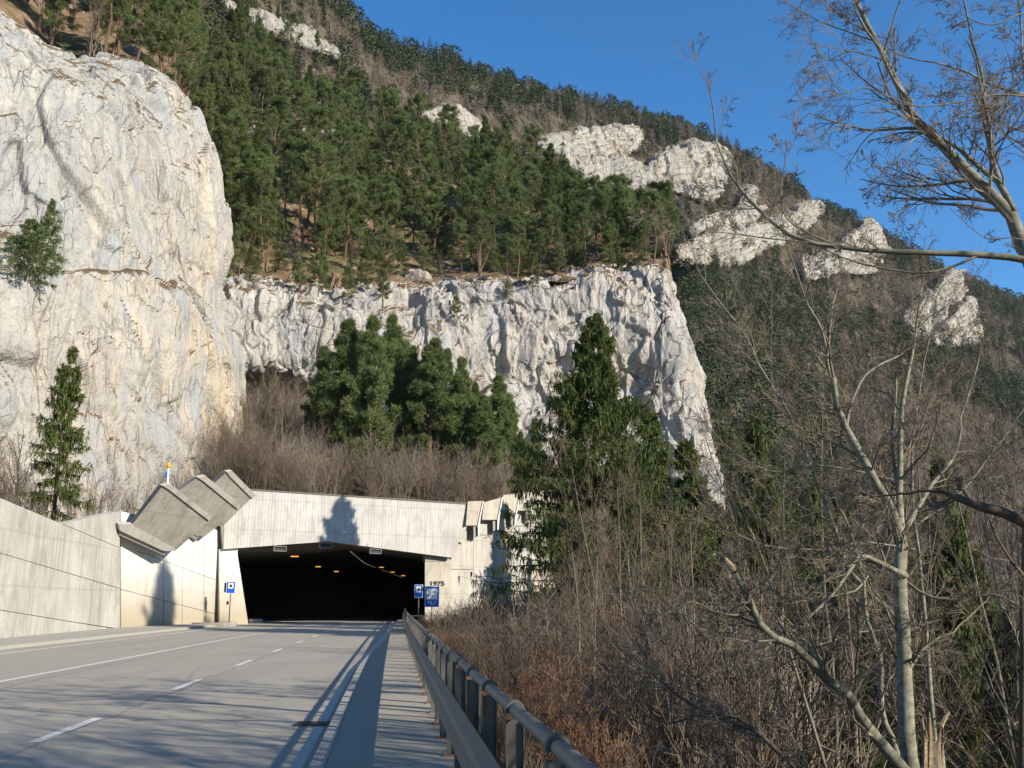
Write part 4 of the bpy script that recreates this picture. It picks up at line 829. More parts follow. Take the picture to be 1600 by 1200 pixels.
PINEY = Kind('pine_tree', [TC(pine, 31, 14, .16, 58, 9, .21, 1.9, True), TC(pine, 32, 15, .22, 58, 9, .19, 1.9, True), TC(pine, 33, 13, .14, 58, 9, .21, 1.9, True)], [M['bark_pine'], M['pine']], 'tree')
SPR = Kind('spruce_tree', [TC(spruce, 21, 13), TC(spruce, 22, 15, 120, 11, .22, 11, .34, .6), TC(spruce, 23, 11, 80)], [M['bark_dk'], M['spruce']], 'tree')
BARE = Kind('bare_tree', [TC(bare, 41, 9, kids=(12, 6, 4), names=('trunk', 'branches')), TC(bare, 42, 8, 3, kids=(8, 6, 4), names=('trunk', 'branches')), TC(bare, 43, 10, kids=(12, 6, 4), names=('trunk', 'branches'))], [M['twig_pale'], M['twig']], 'tree')

def pick(g, n, rng, ok, r0=0, r1=1., c0=0, c1=1., tries=40):
    """random points on a surface grid, area weighted, filtered by ok(px, py, p)"""
    out = []; nr, nc = g.shape[:2]; a = np.linalg.norm(np.cross(g[1:, :-1]-g[:-1, :-1], g[:-1, 1:]-g[:-1, :-1]), axis=2); R0, R1, C0, C1 = int(r0*(nr-1)), int(r1*(nr-1)), int(c0*(nc-1)), int(c1*(nc-1))
    a = a[R0:R1, C0:C1]; w = (a/a.sum()).ravel(); k = rng.choice(len(w), n*tries, p=w); i = k//(C1-C0)+R0; j = k % (C1-C0)+C0
    p = g[i, j]+(g[i+1, j]-g[i, j])*rng.uniform(0, 1, (len(i), 1))+(g[i, j+1]-g[i, j])*rng.uniform(0, 1, (len(i), 1)); px, py = proj(p); m = ok(px, py, p); return p[m][:n]
# ---- pines on the slope above the white band
inb = lambda px, py, p: (px > 290) & (px < 1040) & (py > 60) & (py < 452)
pp = pick(C2g, 150, rng, lambda px, py, p: inb(px, py, p) & (py < np.interp(px, [300, 500, 700, 1000], [415, 425, 432, 425])), 0, .84, 0, .97, 6)
# thin out: keep min spacing
def thin(p, dmin, m=10**6):
    out = []
    for q in p:
        if all((q[0]-o[0])**2+(q[1]-o[1])**2 > dmin*dmin for o in out): out.append(q)
        if len(out) >= m: break
    return np.array(out)
pp = thin(pick(C2g, 1200, rng, lambda px, py, p: inb(px, py, p) & (py < np.interp(px, [300, 500, 700, 1000], [412, 425, 432, 425])), 0, .84, 0, .97, 6), 3.8, 185)
pp = pp[np.argsort(pp[:, 1])]; px, py = proj(pp)
def zone(x): return 'far left' if x < 420 else 'left of middle' if x < 560 else 'middle' if x < 700 else 'right of middle' if x < 850 else 'near right tip'
for i, (q, x) in enumerate(zip(pp, px)):
    edge = np.interp(x, [300, 500, 1040], [1., 1.0, .85]); s_ = rng.uniform(.6, 1.12)*edge*1.42; front = i < 45
    big = 'tall' if s_ > 1.35 else 'medium' if s_ > 1.1 else 'small'
    lab = f'{big} dark pine in the {"front row above the white cliff" if front else "wood behind the front row"}, {zone(x)}'
    k = PINE if rng.uniform() > .3 else SPR
    k.place(int(rng.integers(0, 5)), q-np.array([0, 0, .3]), rng.uniform(0, 6.28), s_, lab.replace('pine', 'pine' if k is PINE else 'spruce'), 'conifers on the slope above the white cliff', (rng.normal(0, .03), rng.normal(0, .03)))
pr_ = thin(pick(C2g, 900, rng, lambda px, py, p: (px > 300) & (px < 1035) & (py > np.interp(px, [300, 500, 700, 1000], [405, 418, 425, 410])), 0, .25, 0, .97, 12), 3.4, 46)
for i, q in enumerate(pr_):
    x, y = proj(q); k = PINE if i % 3 else SPR
    k.place(i, q-np.array([0, 0, .3]), i*1.7, rng.uniform(.3, .85), f'small young {"pine" if k is PINE else "spruce"} on the brown strip along the cliff rim, {zone(x)}', 'young conifers along the rim of the white cliff')
# bare trees mixed in
pb = thin(pick(C2g, 300, rng, lambda px, py, p: inb(px, py, p) & ((px < 480) | (rng.uniform(0, 1, len(px)) < .4)), 0, .84, 0, .97, 6), 3., 62)
for q in pb:
    x, y = proj(q); BARE.place(int(rng.integers(0, 3)), q-np.array([0, 0, .2]), rng.uniform(0, 6.28), rng.uniform(.8, 1.2), 'leafless grey-brown tree among the pines '+zone(x), 'bare trees among the pines above the white cliff')
# ---- trees above the left cliff
pl = thin(pick(C1g, 900, rng, lambda px, py, p: (px > -150) & (px < 330) & (py > -140), .02, .75, .2, .93, 8), 2.2, 165)
for q in pl:
    x, y = proj(q); k = PINE if rng.uniform() > .25 else BARE
    k.place(int(rng.integers(0, 5)), q-np.array([0, 0, .3]), rng.uniform(0, 6.28), rng.uniform(.95, 1.4), ('dark pine' if k is PINE else 'bare grey tree')+' on top of the left cliff, '+('left part' if x < 110 else 'middle' if x < 210 else 'right shoulder'), 'trees on top of the left cliff', (rng.normal(0, .05), rng.normal(0, .05)))
LSH = Kind('shrub', [[('s', shrub(161, 2.2, 11, 5, .08, .4, .008, 2))], [('s', shrub(162, 1.6, 13, 4, .08, .5, .008, 2))]], [M['twig']], 'shrub', True)
LG = Kind('shrub', [[('s', shrub(163, .8, 14, 3, .1, .6, .01, 2))]], [M['grass']], 'shrub', True)
# ---- group of pines between portal and cliff
GP = [(520, 745, 97, 505, 0), (497, 742, 104, 545, 1), (575, 750, 95, 498, 2), (552, 745, 100, 520, 1), (607, 742, 103, 500, 0), (640, 745, 100, 545, 2), (668, 752, 97, 528, 0), (693, 745, 102, 548, 1), (720, 750, 99, 562, 2), (775, 760, 103, 592, 0), (742, 745, 106, 600, 1), (800, 765, 108, 640, 2), (764, 755, 97, 618, 0), (836, 775, 110, 655, 1), (814, 772, 102, 676, 2)]
for i, (x, yb, d, yt_, v) in enumerate(GP):
    b0 = P(x, yb, d); h = P(x, yt_, d)[2]-b0[2]; H0 = [14, 15, 13][v]
    PINEY.place(v, b0, i*1.3, (h/H0*(.85+.2*(i%3==0)),)*2+(h/H0,), 'bushy green pine above the portal lintel, '+['leftmost front tree', 'slim one at the left edge behind', 'tallest of the left pair', 'between the two front left pines', 'at the back left of the gap', 'in the middle', 'front tree of the right half', 'back tree of the right half', 'last tall one before the gap', 'lone lower one right of the gap', 'hidden behind last tall one', 'small, beside the big spruce', 'broad low one right of the gap', 'touching the big spruce', 'lowest, near the gallery wall'][i], 'pines between the portal and the white cliff')
# brush and saplings there
SHB = Kind('shrub', [[('s', shrub(61, 3.2, 22))], [('s', shrub(62, 2.6, 26))], [('s', shrub(63, 3.8, 18))]], [M['twig']], 'shrub', True)
SHP = Kind('shrub', [[('s', shrub(64, 3.4, 22, lean=.3))], [('s', shrub(65, 2.6, 26, lean=.35))]], [M['twig_pale']], 'shrub', True)
SHR = Kind('shrub', [[('s', shrub(66, 2.4, 34, 6, .04, .14))], [('s', shrub(67, 2.0, 38, 6, .04, .12))], [('s', shrub(68, 2.8, 30, 6, .05, .16))]], [M['twig_red']], 'shrub', True)
class Join:
    def __init__(s): s.mb = {}
    def add(s, k, i, loc, rz, sc):
        src = k.var[i % len(k.var)][0][1]
        if not hasattr(src, 'cache'): src.cache = (np.vstack(src.v), np.concatenate([q for q, m in src.q]), np.concatenate(src.tint))
        v, q, t = src.cache; sc = np.asarray(sc if hasattr(sc, '__len__') else (sc, sc, sc)); w = v*sc; w = np.stack([w[:, 0]*math.cos(rz)-w[:, 1]*math.sin(rz), w[:, 0]*math.sin(rz)+w[:, 1]*math.cos(rz), w[:, 2]], 1)+np.asarray(loc)
        m = k.mats[0]; s.mb.setdefault(m.name, (m, MB()))[1].add(w, q, tint=t)
JN = Join(); JF = Join()
for g_, f_ in ((C2g, lambda px, py, p: inb(px, py, p)), (C1g, lambda px, py, p: (px > -50) & (px < 330))):
    for qi, q in enumerate(pick(g_, 420 if g_ is C2g else 160, rng, f_, .02, .84, 0, .97, 6)): JF.add(LSH if qi % 3 else LG, qi, q-np.array([0, 0, .1]), rng.uniform(0, 6.28), rng.uniform(.4, 1.))
pf = thin(pick(Fg, 1500, rng, lambda px, py, p: (px > 300) & (px < 1080) & (p[:, 1] < 124), 0, .95, .05, .95, 4), 1.35, 330)
for qi, q in enumerate(pf):
    x, y = proj(q); k = SHB if rng.uniform() < .55 else SHP
    if qi > 110: JF.add(k, qi, q, rng.uniform(0, 6.28), rng.uniform(1., 1.8)); continue
    k.place(int(rng.integers(0, 3)), q, rng.uniform(0, 6.28), rng.uniform(1.1, 1.9), ('tangled brown' if k is SHB else 'pale twiggy')+' shrub on the slope above the portal, '+('toward the dark recess' if x < 480 else 'under the pines' if x < 720 else 'above the stepped gallery wall'), 'shrubs on the slope above the portal')
ps = thin(pick(Fg, 300, rng, lambda px, py, p: (px > 350) & (px < 500), .1, 1., .05, .4, 12), 1.6, 38)
for q in ps: BARE.place(int(rng.integers(0, 3)), q, rng.uniform(0, 6.28), rng.uniform(.7, 1.15), 'thin pale-stemmed bare tree in the thicket before the dark rock recess', 'bare trees in front of the rock recess')
ps = thin(pick(Fg, 300, rng, lambda px, py, p: (px > 500) & (px < 1000), .05, .8, .2, .9, 6), 3., 26)
for q in ps: BARE.place(int(rng.integers(0, 3)), q, rng.uniform(0, 6.28), rng.uniform(.45, .7), 'small bare tree among the pine trunks above the portal and gallery', 'bare trees above the gallery')
# ---- left side behind the wall
b0 = P(85, 822, 60); h = P(85, 538, 60)[2]-b0[2]
SPR.place(2, b0, 1., h/11., 'slender light green young spruce in front of the left cliff, behind the wall', 'spruces')
for i, (x, d, s_) in enumerate(((-60, 54, 1.3), (-20, 56, 1.2), (20, 57, 1.25), (45, 60, 1.1), (15, 62, 1.3), (-40, 60, 1.2), (110, 62, .9), (150, 66, .95), (170, 70, .9), (60, 64, 1.1), (200, 72, .8), (230, 74, .9), (320, 80, .9), (345, 84, .9), (280, 78, .8))):
    b0 = P(x, 812 if x > 100 else 805, d); b0[2] = 6.6+(d-60)*.09
    (SHB if i % 3 else SHP).place(i, b0, i*1.7, s_, 'bare brown shrub behind the left wall, '+('thick clump near the left edge' if x < 60 else 'thin one at the foot of the cliff' if x < 250 else 'thin one behind the tilted slabs'), 'shrubs behind the left wall')
for i, (x, d, s_) in enumerate(((140, 70, .55), (-10, 58, .7), (25, 63, .75), (250, 76, .6), (330, 82, .6))):
    b0 = P(x, 800, d); BARE.place(i, b0, i*2.1, s_, 'small leafless tree behind the left wall, '+['just right of the young spruce', 'at the left edge of the photo', 'left of the young spruce', 'beside the orange-capped pole', 'behind the smallest tilted slab'][i], 'bare trees at the foot of the left cliff')
# juniper bush on the ledge and small pines on the band
JUN = Kind('bush', [TC(spruce, 71, 4.2, 70, 9, .42, 9, .22, .1, .02)], [M['bark_dk'], M['pine']], 'bush')
def on_sheet(g, x, y):
    px, py = proj(g.reshape(-1, 3)); q = g.reshape(-1, 3); d2 = (px-x)**2+(py-y)**2; c = np.where(d2 < d2.min()+9)[0]; k = c[np.argmin(q[c, 1])]; return q[k]
JUN.place(0, on_sheet(A1, 45, 435)+np.array([0, -.3, -.2]), 0, (1.45, 1.3, 1.15), 'dark green bush growing on the ledge of the left cliff', None)
JUN.place(0, on_sheet(A1, 75, 420)+np.array([0, -.3, -.2]), 2, (.8, .8, 1.4), 'smaller upright bush right beside the larger ledge bush', None)
PINE.place(4, on_sheet(B1, 716, 505)+np.array([0, -.4, -.3]), 1, .36, 'small pine clinging to the middle of the white cliff', None)
JUN.place(0, on_sheet(B1, 330, 450)+np.array([0, -.6, -.3]), 1, .55, 'round dark bush where the left cliff meets the white band', None)
JUN.place(0, on_sheet(B1, 790, 460)+np.array([0, -.4, -.3]), 1, .6, 'low green bush on the rim of the white cliff', None)
for i, (x, y, s_) in enumerate(((500, 462, .6), (545, 470, .5), (470, 460, .45), (600, 478, .5), (830, 455, .5))):
    PINE.place(4, on_sheet(B1, x, y)+np.array([0, -.2, -.2]), i, s_, 'stunted pine on the very rim of the white cliff, '+['left of centre', 'with drooping branches', 'leftmost', 'right of the drooping one', 'rightmost'][i], 'stunted pines on the cliff rim')
# loose boulders on the rim
def boulder(c, s, seed, label):
    u = np.linspace(0, math.pi, 12); v = np.linspace(0, 2*math.pi, 18); g = np.stack([np.outer(np.sin(u), np.cos(v)), np.outer(np.sin(u), np.sin(v)), np.outer(np.cos(u), np.ones(18))], -1)*s; q = (g+c).reshape(-1, 3); f = facet(q, (s[0]*.7,)*3, seed, 1.)[0].reshape(12, 18, 1); g = g*(1+.35*f)+c; g[:, -1] = g[:, 0]; tag(sheet('boulder', g[:, ::-1], M['rockB']), label, 'boulder')
boulder(on_sheet(C2g, 657, 440)+np.array([0, 0, .6]), np.array([2.6, 1.8, 1.5]), 5, 'pale boulder on the brown slope just above the cliff rim, left')
boulder(on_sheet(C2g, 700, 440)+np.array([0, 0, .3]), np.array([1.6, 1.2, .8]), 6, 'lower pale boulder right of the larger one above the rim')

# ---- hero spruce right of the portal
hs = P(940, 930, 66); hs[2] = bank_z(hs[0], hs[1])+.0; ht = P(942, 488, 66)[2]
t_, c_ = spruce(91, ht-hs[2], 215, 17, .30, 17, .38, .66, .05, 10, prof=([0, .12, .3, .5, .7, .85, 1], [.95, 1, .92, .72, .42, .22, .04]))
rt = empty('spruce_tree', hs, 'big dark spruce with drooping branches right of the portal', 'tree')
for nm, mb, m in (('trunk', t_, M['bark_dk']), ('crown', c_, M['spruce'])):
    o = mb.build(nm, m, None, attr=True); o.parent = rt
rt.scale = (1, 1, 1)
for i, (x, yt_, d, lb) in enumerate(((1024, 640, 84, 'second spruce, its top just right of and below the big one'), (1085, 690, 82, 'shorter spruce at the foot of the cliff corner'))):
    b0 = P(x, 900, d); b0[2] = max(bank_z(b0[0], b0[1]), -8); h = P(x, yt_, d)[2]-b0[2]
    SPR.place(1, b0, i*2., (h/15*1.25, h/15*1.25, h/15), lb, None)

for i, (x, yt_, d) in enumerate(((1135, 790, 70), (1190, 730, 88), (1235, 800, 74), (1270, 745, 95), (1320, 830, 70), (1350, 760, 92), (1120, 860, 58), (1480, 800, 80), (1530, 840, 70), (1210, 900, 55), (1400, 870, 64), (1090, 930, 50), (1560, 930, 60), (1290, 920, 58))):
    X_ = (x-800)/FPX*d; z = float(bank_z(X_, d)); h = P(x, yt_, d)[2]-z
    SPR.place(i, (X_, d, z-.3), i*2., (h/14*(1. if h < 15 else .8),)*2+(h/13,), 'young green spruce low on the right bank, '+('beside the cliff foot' if x < 1200 else 'left of the beech trunk' if x < 1400 else 'right of the beech trunk'), 'spruces low on the right bank')
# ---- right bank: shrubs in front, pole trees, big beeches
for i in range(330):
    y = rng.uniform(0, 1)**.7*70+5.; u = rng.uniform(.75, 7.5); x = railx(y)+u; z = bank_z(x, y)
    if x/y > .28 and y < 18: continue
    red = rng.uniform() < .7 and y > 8 and x/y < .13
    if x/y > .13 and rng.uniform() < .5: continue
    k = SHR if red else SHB if rng.uniform() < .5 else SHP
    # tops stay about level with the footway
    hh = [2.4, 2.0, 2.8] if k is SHR else [3.2, 2.6, 3.8]; s_ = np.clip((rng.uniform(.1, .75)-z)/2.5, .35, 1.9)
    where = 'close to the camera' if y < 14 else 'halfway to the tunnel' if y < 40 else 'near the portal pier'
    side = 'right behind the guard rail' if u < 3 else 'a few steps down the bank'
    if i > 150: JN.add(k, i, (x, y, z), rng.uniform(0, 6.28), (s_*1.1, s_*1.1, s_)); continue
    k.place(i, (x, y, z), rng.uniform(0, 6.28), (s_*1.1, s_*1.1, s_), ('reddish-brown' if k is SHR else 'tangled brown' if k is SHB else 'pale twiggy')+f' shrub {side}, {where}', 'shrubs on the bank below the guard rail')
for i in range(48):
    y = rng.uniform(20, 62); u = rng.uniform(7, 26); x = railx(y)+u; z = float(bank_z(x, y)); px_ = 800+FPX*x/y
    if px_ > 1750: continue
    if rng.uniform() < .35: continue
    if i > 22: JN.add((SHP, SHP, SHB)[i % 3], i, (x, y, z), rng.uniform(0, 6.28), rng.uniform(.8, 1.5)); continue
    (SHB, SHP, SHB)[i % 3].place(i, (x, y, z), rng.uniform(0, 6.28), rng.uniform(.8, 1.5), 'tall tangled shrub lower down the bank, '+('left of the beech trunks' if px_ < 1300 else 'around the beech trunks'), 'shrubs lower on the bank')
for J, lb_ in ((JN, 'dense brushwood filling the bank below the guard rail'), (JF, 'brown brushwood under the pines above portal and cliffs')):
    for m_, mb_ in J.mb.values(): tag(mb_.build('undergrowth', m_, None, attr=True), lb_+(', reddish stems' if m_ is M['twig_red'] else ', dry grass' if m_ is M['grass'] else ', pale stems' if m_ is M['twig_pale'] else ', brown stems'), 'undergrowth', None, 'stuff')
POLE = Kind('bare_tree', [TC(bare, 51, 12, kids=(20, 8, 5), r=.006, w=.05, spreadang=(.3, .8), lf=(.2, .36), names=('trunk', 'branches')), TC(bare, 52, 11, 2, kids=(16, 8, 5), r=.006, w=.06, lf=(.22, .4), names=('trunk', 'branches')), TC(bare, 53, 10, 3, kids=(14, 8, 4), r=.006, w=.06, lf=(.25, .42), names=('trunk', 'branches')), TC(bare, 54, 13, kids=(22, 8, 5), r=.007, w=.05, lf=(.2, .35), names=('trunk', 'branches'))], [M['twig_pale'], M['twig']], 'tree')
PT = [(905, 24, 760), (960, 27, 700), (870, 34, 800), (990, 21, 830), (1040, 24, 740), (1010, 32, 690), (1090, 20, 790), (1075, 28, 700), (1130, 24, 720), (1165, 30, 620), (1210, 22, 700), (1240, 34, 560), (1290, 26, 520), (1180, 40, 640), (1330, 32, 500), (1370, 24, 560), (1395, 36, 470), (1440, 28, 520), (1480, 34, 560), (1520, 24, 580), (1555, 30, 500), (1590, 22, 560), (1625, 28, 450), (1660, 22, 480), (930, 44, 820), (840, 48, 840), (1110, 46, 700), (1270, 45, 600), (1360, 44, 560), (1500, 44, 600), (1575, 40, 560), (885, 18, 930), (950, 16, 960), (1030, 15, 930), (1140, 15, 900), (820, 30, 900), (780, 36, 900), (1250, 17, 820), (1545, 17, 700), (900, 17, 905), (925, 20, 850), (985, 17, 880), (1015, 19, 900), (1065, 18, 860), (1100, 21, 880), (1125, 18, 960), (1155, 22, 850), (1080, 15, 980), (1195, 22.5, 900), (1230, 52, 560), (1310, 55, 560), (1410, 52, 520), (1460, 50, 560), (1530, 55, 600), (1600, 50, 560), (1050, 52, 760), (1160, 54, 680), (975, 38, 780)]
PT = [q for k_, q in enumerate(PT) if not (q[0] > 1150 and (k_ % 3 or q[1] < 20))]
for i, (x, d, yt_) in enumerate(PT):
    X_ = (x-800)/FPX*d*1.0; z = float(bank_z(X_, d)); top = P(x, yt_, d)[2]; v = i % 4; H0 = [12, 11, 10, 13][v]; s_ = (top-z)/H0
    POLE.place(v, (X_, d, z), i*2.2, (min(s_, 1.3)*.95, min(s_, 1.3)*.95, s_), 'slender leafless tree on the bank, '+('in front of the big spruce' if x < 1000 else 'right of the big spruce' if x < 1200 else 'left of the beech trunk' if x < 1400 else 'right of the beech trunk')+(', near' if d < 26 else ', farther down'), 'slender bare trees on the right bank', (rng.normal(0, .06), rng.normal(0, .06)))

# big hand-placed beeches
LVB = [dict(seg=12, sides=8, kids=11, t0=.12, t1=.97, a0=.5, a1=1.1, lf=(.22, .42), rr=.38, tp=.4),
       dict(seg=7, w=.13, up=.03, sides=4, kids=7, t0=.15, a0=.4, a1=.95, lf=(.3, .55), rr=.6, tp=.3),
       dict(seg=5, w=.14, up=.02, sides=3, kids=5, t0=.15, a0=.4, a1=.9, lf=(.35, .6), rr=.65, tp=.5),
       dict(seg=3, w=.12, up=.02, sides=3, kids=3, t0=.2, a0=.4, a1=.8, lf=(.4, .7), tp=.6), dict(seg=2, w=.1, up=.0, sides=3, tp=.8)]
def beech(label, limbs, seed, bark='bark_beech', kmul=1., lf=None, name='beech_tree'):
    rng = np.random.default_rng(seed); rt = None; tr = MB(); tw = MB()
    for li, L_ in enumerate(limbs):
        w = cr(np.array([P(*c) for c in L_['p']]), 15); r = np.array([L_['r'][0], L_['r'][1]]); rad = np.linspace(r[0], r[1], 15)*.74
        jit = np.cumsum(rng.normal(0, .012, (15, 3)), 0)*np.sin(np.linspace(0, math.pi, 15))[:, None]; w = w+jit*L_.get('j', 1.)
        rad = rad*(1+rng.normal(0, .03, 15)); tr.tubes(w, rad, 8 if r[0] > .03 else 5)
        ln = np.linalg.norm(np.diff(w, axis=0), axis=1).sum(); n = max(2, int(L_.get('k', 11)*kmul)); t0 = L_.get('t0', .12)
        p0, d0, l0, r0 = children(w[None], rad[None], n, t0, .99, .45, 1.1, (.2, .42) if lf is None else lf, np.array([max(ln, 1.5)]), rng, .42)
        l0 = np.clip(l0, .3, 1.7); 
        if L_.get('tipk', 1): p0 = np.vstack([p0, w[-1:]]); d0 = np.vstack([d0, unit(w[-1:]-w[-2:-1])]); l0 = np.append(l0, .8); r0 = np.append(r0, rad[-1]*.9)
        grow(tw, p0, d0, l0, np.minimum(r0, .022), LVB[1:4]+[LVB[4]] if L_.get('fine', 1) else LVB[1:3]+[dict(seg=3, w=.1, up=0, sides=3)], rng, .0022)
        if rt is None: base = w[0].copy(); rt = empty(name, base, label, 'tree')
    tr.build('trunk', M[bark], rt, True, attr=True); tw.build('twigs', M['twig_beech'], rt, attr=True); return rt
def lb(p, r, **k): return dict(p=p, r=r, **k)
beech('large grey beech with a forked trunk at the lower right', [
  lb([(1440, 1330, 13), (1426, 1200, 13), (1418, 1050, 13), (1412, 930, 13), (1410, 850, 13.2)], (.17, .11), k=7, t0=.4),
  lb([(1410, 850, 13.2), (1398, 810, 13.2), (1365, 750, 13), (1330, 690, 13), (1312, 650, 12.9), (1302, 590, 12.8)], (.095, .055), k=10),
  lb([(1322, 670, 13), (1300, 600, 13), (1285, 520, 12.8), (1262, 470, 12.8), (1235, 400, 12.8)], (.05, .012), k=10),
  lb([(1322, 672, 13), (1330, 630, 13), (1350, 590, 13.2), (1400, 560, 13.4), (1420, 545, 13.5)], (.035, .01), k=7),
  lb([(1292, 565, 12.8), (1298, 500, 12.9), (1312, 440, 13)], (.03, .01), k=6),
  lb([(1410, 850, 13.2), (1406, 780, 13.3), (1412, 700, 13.4), (1416, 620, 13.5), (1432, 540, 13.6), (1440, 450, 13.6)], (.085, .015), k=14),
  lb([(1408, 800, 13.3), (1395, 700, 13.5), (1398, 600, 13.7), (1380, 500, 13.8)], (.045, .01), k=10),
  lb([(1414, 830, 13.2), (1450, 760, 13.6), (1490, 700, 14), (1500, 640, 14.2), (1530, 560, 14.4)], (.05, .012), k=10),
  lb([(1416, 900, 13), (1385, 885, 12.6), (1345, 868, 12.4), (1330, 885, 12.3), (1298, 930, 12), (1240, 980, 11.8), (1190, 985, 11.7)], (.055, .012), k=10, j=.5),
  lb([(1356, 900, 12.4), (1330, 925, 12.3), (1270, 935, 12.2), (1215, 945, 12)], (.025, .01), k=6),
  lb([(1418, 910, 13), (1450, 930, 12.8), (1500, 935, 12.6), (1560, 930, 12.4), (1620, 965, 12.2)], (.03, .012), k=9),
  lb([(1418, 1050, 13), (1450, 1010, 13.2), (1500, 985, 13.4), (1540, 940, 13.6)], (.03, .01), k=7)], 301, kmul=1.3)
beech('leaning beech arching left with a snapped pale end', [
  lb([(1440, 1235, 12), (1400, 1190, 12), (1350, 1130, 12), (1318, 1080, 11.8), (1290, 1060, 11.7), (1245, 1010, 11.5), (1195, 985, 11.4), (1170, 935, 11.3), (1146, 892, 11.2)], (.115, .042), k=14, tipk=0, j=.6),
  lb([(1300, 1065, 11.7), (1270, 1020, 11.9), (1250, 970, 12), (1238, 905, 12)], (.03, .012), k=6),
  lb([(1180, 960, 11.4), (1120, 960, 11.2), (1080, 945, 11.1), (1040, 960, 11)], (.022, .008), k=7),
  lb([(1230, 1000, 11.5), (1170, 1000, 11.3), (1100, 985, 11.1), (1060, 950, 11)], (.018, .008), k=7)], 302, kmul=1.3)
bb = MB(); a = P(1147, 894, 11.2); c = P(1136, 877, 11.2); bb.tubes([a, (a+c)/2+np.array([.01, 0, .0]), c, c+np.array([-.02, 0, .05])], [.045, .042, .03, .006], 8); o = bb.build('snapped_end', M['wood']); o.parent = bpy.data.objects['beech_tree.001']; o.matrix_parent_inverse = par_inv(o.parent)
beech('second thinner beech stem behind the leaning one', [
  lb([(1415, 1250, 14), (1400, 1170, 14), (1380, 1120, 14), (1375, 1050, 14), (1362, 1000, 14), (1352, 960, 14.1), (1350, 900, 14.2)], (.07, .03), k=9),
  lb([(1376, 1080, 14), (1390, 1055, 14), (1400, 1040, 14)], (.03, .012), k=3),
  lb([(1350, 900, 14.2), (1330, 830, 14.3), (1300, 760, 14.4), (1260, 690, 14.5)], (.03, .008), k=9)], 303, kmul=1.1)
beech('low dark branch arching left at the bottom edge, right of the brush', [
  lb([(1330, 1290, 11), (1260, 1215, 11), (1215, 1165, 11), (1180, 1140, 11), (1120, 1125, 11), (1070, 1095, 11), (1030, 1062, 11)], (.05, .014), k=12),
  lb([(1182, 1141, 11), (1150, 1122, 11), (1118, 1122, 11)], (.02, .008), k=4, j=.4),
  lb([(1100, 1115, 11), (1030, 1135, 11), (960, 1125, 11), (900, 1090, 11)], (.015, .006), k=6)], 309, 'twig', kmul=1.2)
beech('beech sending long level side branches leftward in the middle', [
  lb([(1480, 1330, 14.5), (1455, 1100, 14.5), (1440, 900, 14.5), (1425, 740, 14.5), (1440, 600, 14.5), (1460, 500, 14.5)], (.06, .012), k=12),
  lb([(1428, 760, 14.5), (1350, 738, 14.5), (1270, 728, 14.5), (1215, 740, 14.5), (1150, 712, 14.5), (1090, 650, 14.5)], (.03, .008), k=12),
  lb([(1436, 860, 14.5), (1360, 850, 14.4), (1280, 862, 14.3), (1180, 850, 14.2), (1090, 800, 14.2)], (.026, .008), k=12),
  lb([(1432, 820, 14.5), (1500, 770, 14.6), (1560, 700, 14.6), (1600, 640, 14.6)], (.026, .008), k=9),
  lb([(1450, 980, 14.5), (1350, 985, 14.3), (1260, 1010, 14), (1180, 1030, 14)], (.022, .007), k=9)], 310, kmul=1.2)
beech('dark trunk cut by the right edge of the photo', [
  lb([(1600, 1300, 16), (1598, 1100, 16), (1602, 900, 16), (1606, 740, 16), (1612, 640, 16)], (.10, .03), k=8),
  lb([(1600, 900, 16), (1570, 850, 16), (1545, 780, 16), (1520, 700, 16)], (.04, .01), k=9)], 304, 'twig')
beech('slim tree reaching from the centre right up against the sky', [
  lb([(1290, 1200, 15), (1240, 1040, 15), (1215, 960, 15), (1180, 850, 15), (1145, 790, 15)], (.04, .018), k=9),
  lb([(1400, 960, 14.5), (1330, 900, 14.5), (1300, 820, 14.5), (1270, 740, 14.5), (1225, 640, 14.5), (1185, 580, 14.5), (1165, 530, 14.5), (1120, 470, 14.5), (1095, 430, 14.5)], (.05, .012), k=16),
  lb([(1185, 580, 14.5), (1170, 500, 14.5), (1150, 450, 14.5)], (.02, .008), k=6)], 305, kmul=1.2)
